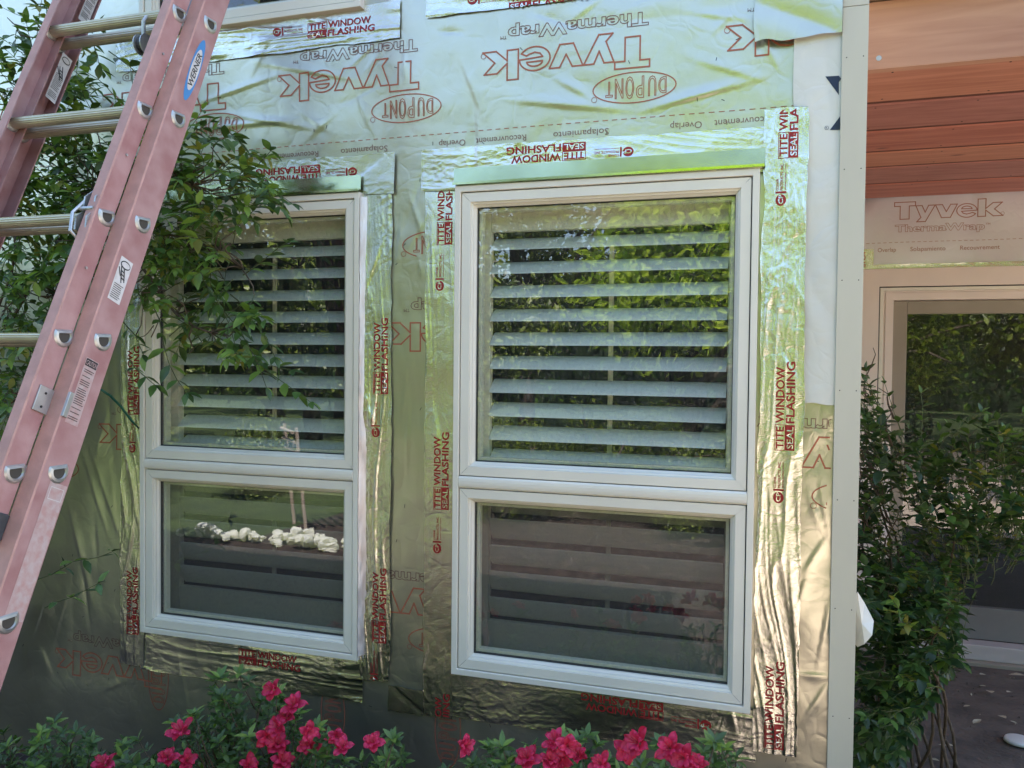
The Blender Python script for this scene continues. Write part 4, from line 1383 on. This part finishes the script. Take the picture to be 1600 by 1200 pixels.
AZ = [
    ('low green azalea without blossoms at the left corner below the ladder', 60, [(0, 1128), (50, 1135), (110, 1115), (130, 1150), (200, 1160), (230, 1260), (0, 1260)], 62, [(165, 1196)]),
    ('largest red azalea bush with many blossoms below the left window', 380, [(150, 1185), (215, 1150), (250, 1120), (300, 1110), (340, 1045), (390, 1035), (420, 1070), (465, 1110), (520, 1150), (560, 1195), (560, 1270), (150, 1270)], 160,
        [(428, 1078), (460, 1104), (437, 1138), (434, 1166), (480, 1143), (494, 1162), (525, 1150), (285, 1146), (262, 1186), (290, 1190), (440, 1192), (388, 1197), (448, 1122), (535, 1170), (415, 1150)]),
    ('small azalea sprig with a single blossom between the two windows', 590, [(560, 1165), (600, 1140), (625, 1160), (625, 1260), (560, 1260)], 16, [(583, 1162)]),
    ('azalea bush with red blossoms below the right window', 860, [(690, 1195), (735, 1155), (800, 1165), (860, 1152), (920, 1140), (960, 1175), (1000, 1190), (1000, 1270), (690, 1270)], 90,
        [(825, 1187), (868, 1160), (905, 1183), (858, 1190), (978, 1170), (725, 1166), (885, 1165), (940, 1196)]),
    ('azalea sprigs with a few blossoms at the right end of the bed', 1080, [(1000, 1175), (1030, 1150), (1065, 1165), (1120, 1155), (1165, 1185), (1165, 1270), (1000, 1270)], 44, [(1070, 1184), (1048, 1170), (1088, 1196), (1000, 1162)]),
]
for (lab, cx, P, n, fls) in AZ:
    r = random.Random(cx)
    b = at(cx, 1200, -0.42)
    root = Vector((b.x, -0.42, 0))
    az = empty('azalea', root)
    tag(az, lab, 'azalea', 'azaleas along the foot of the wall')
    fm = MB(); sm = MB()
    for k in range(n):
        px, py = sample(P, r)
        yy = -0.42+r.uniform(-.16, .16)
        o = at(px, py, yy)
        up_ = (o-root); up_.z *= 1.1; up_ = (up_.normalized()+Vector((0, -.25, .5))+rv(r)*0.3).normalized()
        whorl(fm, r, o, up_, r.randint(6, 9), 0.036, 0.015, ['leafd', 'leafm', 'leafm', 'leafd', 'leafl'])
        for q in range(3):
            whorl(fm, r, o-up_*(0.04+0.035*q)+rv(r)*0.02, up_, 5, 0.032, 0.013, ['leafd', 'leafd', 'leafm'])
        if k % 2 == 0:
            branch(sm, r, root+Vector((r.uniform(-.1, .1), r.uniform(-.04, .04), 0)), o-up_*0.01, 0.005, 0.0016, n=6, wob=.04)
        else:
            branch(sm, r, o-up_*0.16+rv(r)*0.04, o-up_*0.01, 0.002, 0.0012, n=3, wob=.01)
    # lower foliage so that the bush is full down to the ground
    for k in range(n):
        px, py = sample(P, r)
        o = at(px, py, -0.42); o.z *= r.uniform(0.25, 0.8); o.y += r.uniform(-.16, .16)
        whorl(fm, r, o, (Vector((0, -.3, 1))+rv(r)*.4).normalized(), 7, 0.036, 0.015, ['leafd', 'leafd', 'leafm'])
    fm.build('foliage', az, smooth=True); sm.build('stem', az, smooth=True)
    fls = fls+[(a_+r.uniform(-60, 60), max(b_, 1150)+r.uniform(0, 40)) for a_, b_ in fls if r.random() < .2]
    for i, (px, py) in enumerate(fls):
        o = at(px, py, -0.58+r.uniform(-.05, .05))
        f = bpy.data.objects.new('flower', FL[i % 4])
        C.objects.link(f); f.parent = az
        nd = (CAM-o).normalized()+Vector((r.uniform(-.9, .9), 0, r.uniform(-.2, 1.1)))
        qn = nd.to_track_quat('Z', 'Y')
        f.location = o-root
        f.rotation_euler = qn.to_euler()
        k = r.uniform(0.75, 1.12); f.scale = (k, k, k)

# --- big bush in front of the porch door
r = random.Random(21)
bush = empty('bush', (0.50, 0.55, 0))
tag(bush, 'dense dark green bush in front of the glass door right of the corner trim', 'bush')
fm = MB(); sm = MB()
BP = [(1350, 600), (1370, 590), (1385, 660), (1440, 700), (1470, 670), (1530, 675), (1600, 660), (1680, 660), (1680, 800), (1600, 860), (1520, 880), (1500, 950), (1485, 1030), (1470, 1080), (1425, 1110), (1390, 1200), (1340, 1200), (1340, 700)]
root = Vector((0.50, 0.55, 0))
tips = []
LOWP = [(1345, 880), (1500, 890), (1480, 1050), (1430, 1110), (1395, 1190), (1340, 1190)]
for k in range(820):
    px, py = sample(BP if k < 600 else LOWP, r)
    yy = r.uniform(0.35, 1.25) if k < 600 else r.uniform(.15, .7)
    o = at(px, py, yy)
    if o.x < 0.26: continue
    d_ = (o-(root+Vector((0.1, 0.1, 0.6)))).normalized()+Vector((-.2, -.5, .4))
    L = r.uniform(.10, .20)
    lf = r.uniform(.028, .050)
    twig(fm, sm, r, o-d_.normalized()*L*.7, d_, L, r.randint(3, 6), lf, lf*.52, r.choice((['leafb', 'leafb', 'leafd'], ['leafb', 'leafd', 'leafd'], ['leafb', 'leafd', 'leafm'])) if r.random() < .90 else ['leafm', 'leafl', 'leafy'], droop=.2)
    tips.append(o)
tips = [t_ for t_ in tips if t_.x < 0.75]
for k in range(9):
    t = r.choice(tips)
    mid = root.lerp(t, .55)+Vector((0, 0, .1))
    branch(sm, r, root+Vector((r.uniform(-.15, .15), r.uniform(-.15, .15), 0)), mid, .007, .004, wob=.05)
    branch(sm, r, mid, t, .004, .002, wob=.04)
# thin bare twigs along its left edge
for k in range(36):
    px = r.uniform(1345, 1400); py = r.uniform(620, 1000)
    o = at(px, py, r.uniform(.4, .8))
    if o.x < 0.24: continue
    e = o+Vector((r.uniform(-.10, .05), r.uniform(-.1, .1), r.uniform(-.02, .22)))
    if e.x < 0.235: e.x = 0.24
    branch(sm, r, o, e, .0035, .001, n=5, wob=.03)
for (a, b_, n) in (((1400, 720), (1352, 565), 7), ((1420, 700), (1380, 600), 5), ((1440, 700), (1425, 615), 4), ((1470, 690), (1530, 640), 4)):
    o = at(*a, .5); e = at(*b_, .5)
    twig(fm, sm, r, o, e-o, (e-o).length, n, .035, .019, ['leafd', 'leafd', 'leafm'], droop=0)
fm.build('foliage', bush, smooth=True); sm.build('stem', bush, smooth=True)

# ================================================================== SMALL THINGS
c = MB()
a = at(157, 608, -0.20); b = at(217, 669, -0.02)
pts = [a, a.lerp(b, .25)+Vector((0, 0, .012)), a.lerp(b, .5)+Vector((0, 0, .012)), a.lerp(b, .8), b]
c.tube(pts, [0.004, 0.0045, 0.004, 0.004, 0.003], 'cord', 8)
tag(c.build('garden_tie', smooth=True), 'green garden tie stretched from the ladder to the frame of the left window', 'garden tie')
# litter leaves on the soil of the porch
r = random.Random(5)
lit = [(1541, 1058, .035), (1545, 1083, .045), (1560, 1122, .04), (1466, 1168, .04), (1480, 1020, .03), (1530, 1075, .02), (1505, 1108, .02), (1590, 1135, .02), (1575, 1058, .05), (1580, 1085, .03), (1450, 1190, .03), (1520, 1135, .035), (1496, 1055, .025)]
for i, (px, py, L) in enumerate(lit):
    d_ = fwd + rt*((px-800)/FPX) + upv*(-(py-600)/FPX)
    q = CAM + d_*(-CAM.z/d_.z)
    lm_ = MB(); L *= 1.5
    a_ = r.uniform(0, 6.28)
    leaf(lm_, Vector((0, 0, 0.004)), Vector((math.cos(a_), math.sin(a_), .15)), Vector((0, 0, 1)), L, L*.55, 'litter', -.05)
    o = lm_.build('fallen_leaf'); o.location = (q.x, q.y, 0.008)
    tag(o, 'dry pale leaf lying on the dark soil below the glass door', 'leaf', 'fallen leaves on the soil')
gp = MB()                                           # little stones and crumbs on the soil
for k in range(900):
    x, y = r.uniform(0.5, 3.2), r.uniform(-1.4, 2.2)
    s_ = r.uniform(.002, .009)
    vs = [Vector((x, y, s_*.3))+rv(r)*s_ for _ in range(6)]
    gp.add(vs, [(0, 1, 2), (0, 2, 3), (1, 4, 5), (2, 4, 5), (0, 3, 5), (1, 3, 4)], 'litter' if r.random() < .25 else 'soil')
tag(gp.build('soil_crumbs'), 'dark crumbs of soil and bits of bark strewn over the ground', 'debris', kind='stuff')
# pale plastic lid at the lower right edge
d_ = fwd + rt*((1592-800)/FPX) + upv*(-(1163-600)/FPX)
q = CAM + d_*(-CAM.z/d_.z)
l = MB()
n = 28
prof = [(0.0, .016), (.045, .016), (.052, .013), (.056, .002), (.053, .002), (.049, .010), (0, .012)]
vs = []
for (rr_, zz_) in prof:
    for i in range(n): vs.append((rr_*math.cos(2*PI*i/n), rr_*math.sin(2*PI*i/n), zz_))
l.add(vs, [(j*n+i, j*n+(i+1) % n, (j+1)*n+(i+1) % n, (j+1)*n+i) for j in range(len(prof)-1) for i in range(n)], 'white')
o = l.build('plastic_lid', smooth=True); o.location = (q.x, q.y, .009)
tag(o, 'round white plastic lid lying on the soil at the lower right edge', 'lid')

# ================================================================== THE GARDEN OPPOSITE (seen in the panes and the foil)
def tree_meshes(seed, H, Rr, n, sunny=False):
    r = random.Random(seed)
    fm = MB(); sm = MB()
    tips = []
    trunk = branch(sm, r, (0, 0, 0), (r.uniform(-.3, .3), r.uniform(-.3, .3), H*0.55), 0.16, 0.09, 'bark', 8, .12)
    for k in range(13):
        a = trunk[3+k % 5]
        e = Vector((r.gauss(0, Rr*.55), r.gauss(0, Rr*.55), H*r.uniform(.42, .98)))
        pts = branch(sm, r, a, e, .05, .015, 'bark', 6, .25)
        tips += [q_ for q_ in pts[3:] if not sunny or q_.z > H*.62]
    cl = []
    for k in range(70):
        t = r.choice(tips)+rv(r)*r.uniform(.1, Rr*.45)
        cl.append((t, r.uniform(.25, .75)))
    for k in range(n):
        c_, s_ = r.choice(cl)
        p_ = c_+rv(r)*s_*(r.random()**.4)
        L = r.uniform(.09, .17)
        d_ = rv(r); s2 = d_.orthogonal().normalized()*L*.27; nn = d_.cross(s2).normalized()
        mm = 'treel' if r.random() < .40 else ('treem' if r.random() < .6 else 'treed')
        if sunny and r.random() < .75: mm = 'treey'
        fm.add([p_, p_+d_*L*.5+s2+nn*.01, p_+d_*L, p_+d_*L*.5-s2+nn*.01], [(0, 1, 2, 3)], mm)
    a = fm.build('crown'); b = sm.build('trunk', smooth=True)
    m1, m2 = a.data, b.data
    bpy.data.objects.remove(a); bpy.data.objects.remove(b)
    return m1, m2
TV = [tree_meshes(1, 8.5, 3.3, 11000), tree_meshes(2, 6.0, 2.4, 8000), tree_meshes(3, 3.4, 1.5, 7500), tree_meshes(5, 3.3, 1.05, 12000, True)]
side = {0: 'tall broad tree standing beyond the garden lawn opposite the house', 1: 'middling tree standing beyond the garden lawn opposite the house', 2: 'low bushy tree growing on the lawn opposite the windows', 3: 'small bright yellow green tree opposite the right window'}
for (x, y, k, rz, sc) in [(-13, -13, 0, .4, 1.1), (-8.5, -11.5, 1, 2.0, 1.2), (-5.0, -14, 0, 1.1, 1.15), (-1.5, -12.0, 1, 3.0, 1.25), (2.5, -13.5, 0, 4.0, 1.1), (6.5, -11, 1, .7, 1.1),
                          (-17, -9, 1, 1.5, 1.2), (-11, -17, 0, 3.3, 1.4), (-1, -18, 0, 5.2, 1.5), (7, -18, 0, 2.2, 1.4),
                          (-0.95, -6.4, 3, .3, 1.05), (-4.5, -1.5, 2, 1.3, .62), (-5.4, -2.2, 2, 3.3, .75), (3.7, -2.3, 1, 1.9, .72), (-4.4, -9.3, 2, 2.3, .95), (-7.6, -8.6, 2, 4.0, 1.1), (1.4, -9.2, 2, 1.0, 1.0), (4.6, -8.8, 2, 5.4, 1.1), (-10.6, -9.0, 2, .9, 1.2)]:  # trees nearest the house are added out of view to block and dapple light
    t = empty('garden_tree', (x, y, 0)); t.rotation_euler = (0, 0, rz); t.scale = (sc, sc, sc*(.8 if k < 2 else 1))
    tag(t, side[k], 'tree', ['tall trees of the garden', 'middling trees of the garden', 'low trees of the garden', None][k])
    for nm, me in (('crown', TV[k][0]), ('trunk', TV[k][1])):
        o = bpy.data.objects.new(nm, me); C.objects.link(o); o.parent = t
# far hedge that closes the garden
hb = MB()
for (x0, x1, y) in ((-45, 45, -24),):
    xs_ = np.linspace(x0, x1, 60)
    vs = []
    for x in xs_:
        hgt = 4.2+1.2*float(vnoise(x*.35, 0, 71))
        vs += [(x, y, 0), (x, y+.3*float(vnoise(x, 1, 72)), hgt), (x, y-1.5, hgt), (x, y-1.5, 0)]
    hb.add(vs, [(4*i+j, 4*i+j+1, 4*i+j+5, 4*i+j+4) for i in range(59) for j in range(3)], 'hedge')
rr2 = random.Random(9)
for k in range(9000):
    x = rr2.uniform(-30, 25); z = rr2.uniform(0, 4.9); p_ = Vector((x, -23.8+rr2.uniform(-.2, .5), z))
    L = rr2.uniform(.15, .3); d_ = rv(rr2); s2 = d_.orthogonal().normalized()*L*.3
    hb.add([p_, p_+d_*L*.5+s2, p_+d_*L, p_+d_*L*.5-s2], [(0, 1, 2, 3)], rr2.choice(['leafd', 'leafm', 'leafl']))
tag(hb.build('hedge'), 'long dark hedge closing the far end of the garden', 'hedge')
# white stones that edge the bed (the broken white band mirrored in the lower left window)
rr2 = random.Random(14)
def stone_mesh(seed):
    q = random.Random(seed); mb = MB()
    NT, NP = 8, 12; vs = []
    off = [rv(q) for _ in range(8)]
    for i in range(NT+1):
        th = PI*i/NT
        for j in range(NP):
            ph = 2*PI*j/NP
            d_ = Vector((math.sin(th)*math.cos(ph), math.sin(th)*math.sin(ph), math.cos(th)))
            k = 1
            for o_ in off: k -= 1.3*max(0, d_.dot(o_)-0.55)
            k += .05*math.sin(5*ph+seed)*math.sin(th)
            vs.append((d_.x*k*.12, d_.y*k*.09, d_.z*k*.085+.06))
    mb.add(vs, [(i*NP+j, (i+1)*NP+j, (i+1)*NP+(j+1) % NP, i*NP+(j+1) % NP) for i in range(NT) for j in range(NP)], 'petalw')
    o = mb.build('s'); m_ = o.data; bpy.data.objects.remove(o); return m_
SM = [stone_mesh(i) for i in range(5)]
for k in range(46):
    o = bpy.data.objects.new('edging_stone', SM[k % 5]); C.objects.link(o)
    o.location = (-4.85+k*.040+rr2.uniform(-.06, .06), -3.50+rr2.uniform(-.14, .12), 0)
    o.rotation_euler = (rr2.uniform(-.3, .3), rr2.uniform(-.3, .3), rr2.uniform(0, 6)); k_ = rr2.uniform(.25, .95); o.scale = (k_, k_, k_*rr2.uniform(.7, 1.5))
    tag(o, 'rough white stone of the row that edges the lawn opposite the left window', 'stone', 'white edging stones')
# low shrubs in the bed opposite
for (x, y, sc, rz) in [(-2.6, -5.2, .42, 0), (-1.6, -5.8, .5, 1), (-.7, -5.4, .36, 2), (-3.2, -6.2, .5, 3), (.4, -6.4, .5, 4), (-5.6, -5.6, .4, 5), (-7.2, -5.0, .55, 1.4)]:
    t = empty('garden_shrub', (x, y, -.25)); t.rotation_euler = (0, 0, rz); t.scale = (sc, sc, sc*.8)
    tag(t, 'knee high leafy shrub of the bed opposite the windows', 'shrub', 'low shrubs of the garden bed')
    for nm, me in (('foliage', TV[2][0]), ('stem', TV[2][1])):
        o = bpy.data.objects.new(nm, me); C.objects.link(o); o.parent = t
# tan garden chair that mirrors in the lower panes
def stick_thing(name, loc, rz, segs, m, rad, label, cat):
    t = empty(name, loc); t.rotation_euler = (0, 0, rz); tag(t, label, cat)
    for nm, ss in segs.items():
        for s_ in ss:
            mb = MB(); mb.tube(s_, rad, m, 8)
            o = mb.build(nm); o.parent = t
    return t
stick_thing('garden_chair', (-3.95, -4.3, 0), .8, {
    'leg': [[(-.25, -.25, 0), (-.25, -.25, .6)], [(.25, -.25, 0), (.25, -.25, .6)], [(-.25, .25, 0), (-.25, .35, .95)], [(.25, .25, 0), (.25, .35, .95)]],
    'arm': [[(-.25, -.25, .6), (-.27, 0, .64), (-.25, .3, .62)], [(.25, -.25, .6), (.27, 0, .64), (.25, .3, .62)]],
    'seat': [[(-.25, -.25+.08*k, .42), (.25, -.25+.08*k, .42)] for k in range(7)],
    'backrest': [[(-.25, .3+.02*k, .55+.09*k), (.25, .3+.02*k, .55+.09*k)] for k in range(5)]}, 'patio', .016, 'tan garden chair of thin rods standing on the lawn opposite the left window', 'chair')
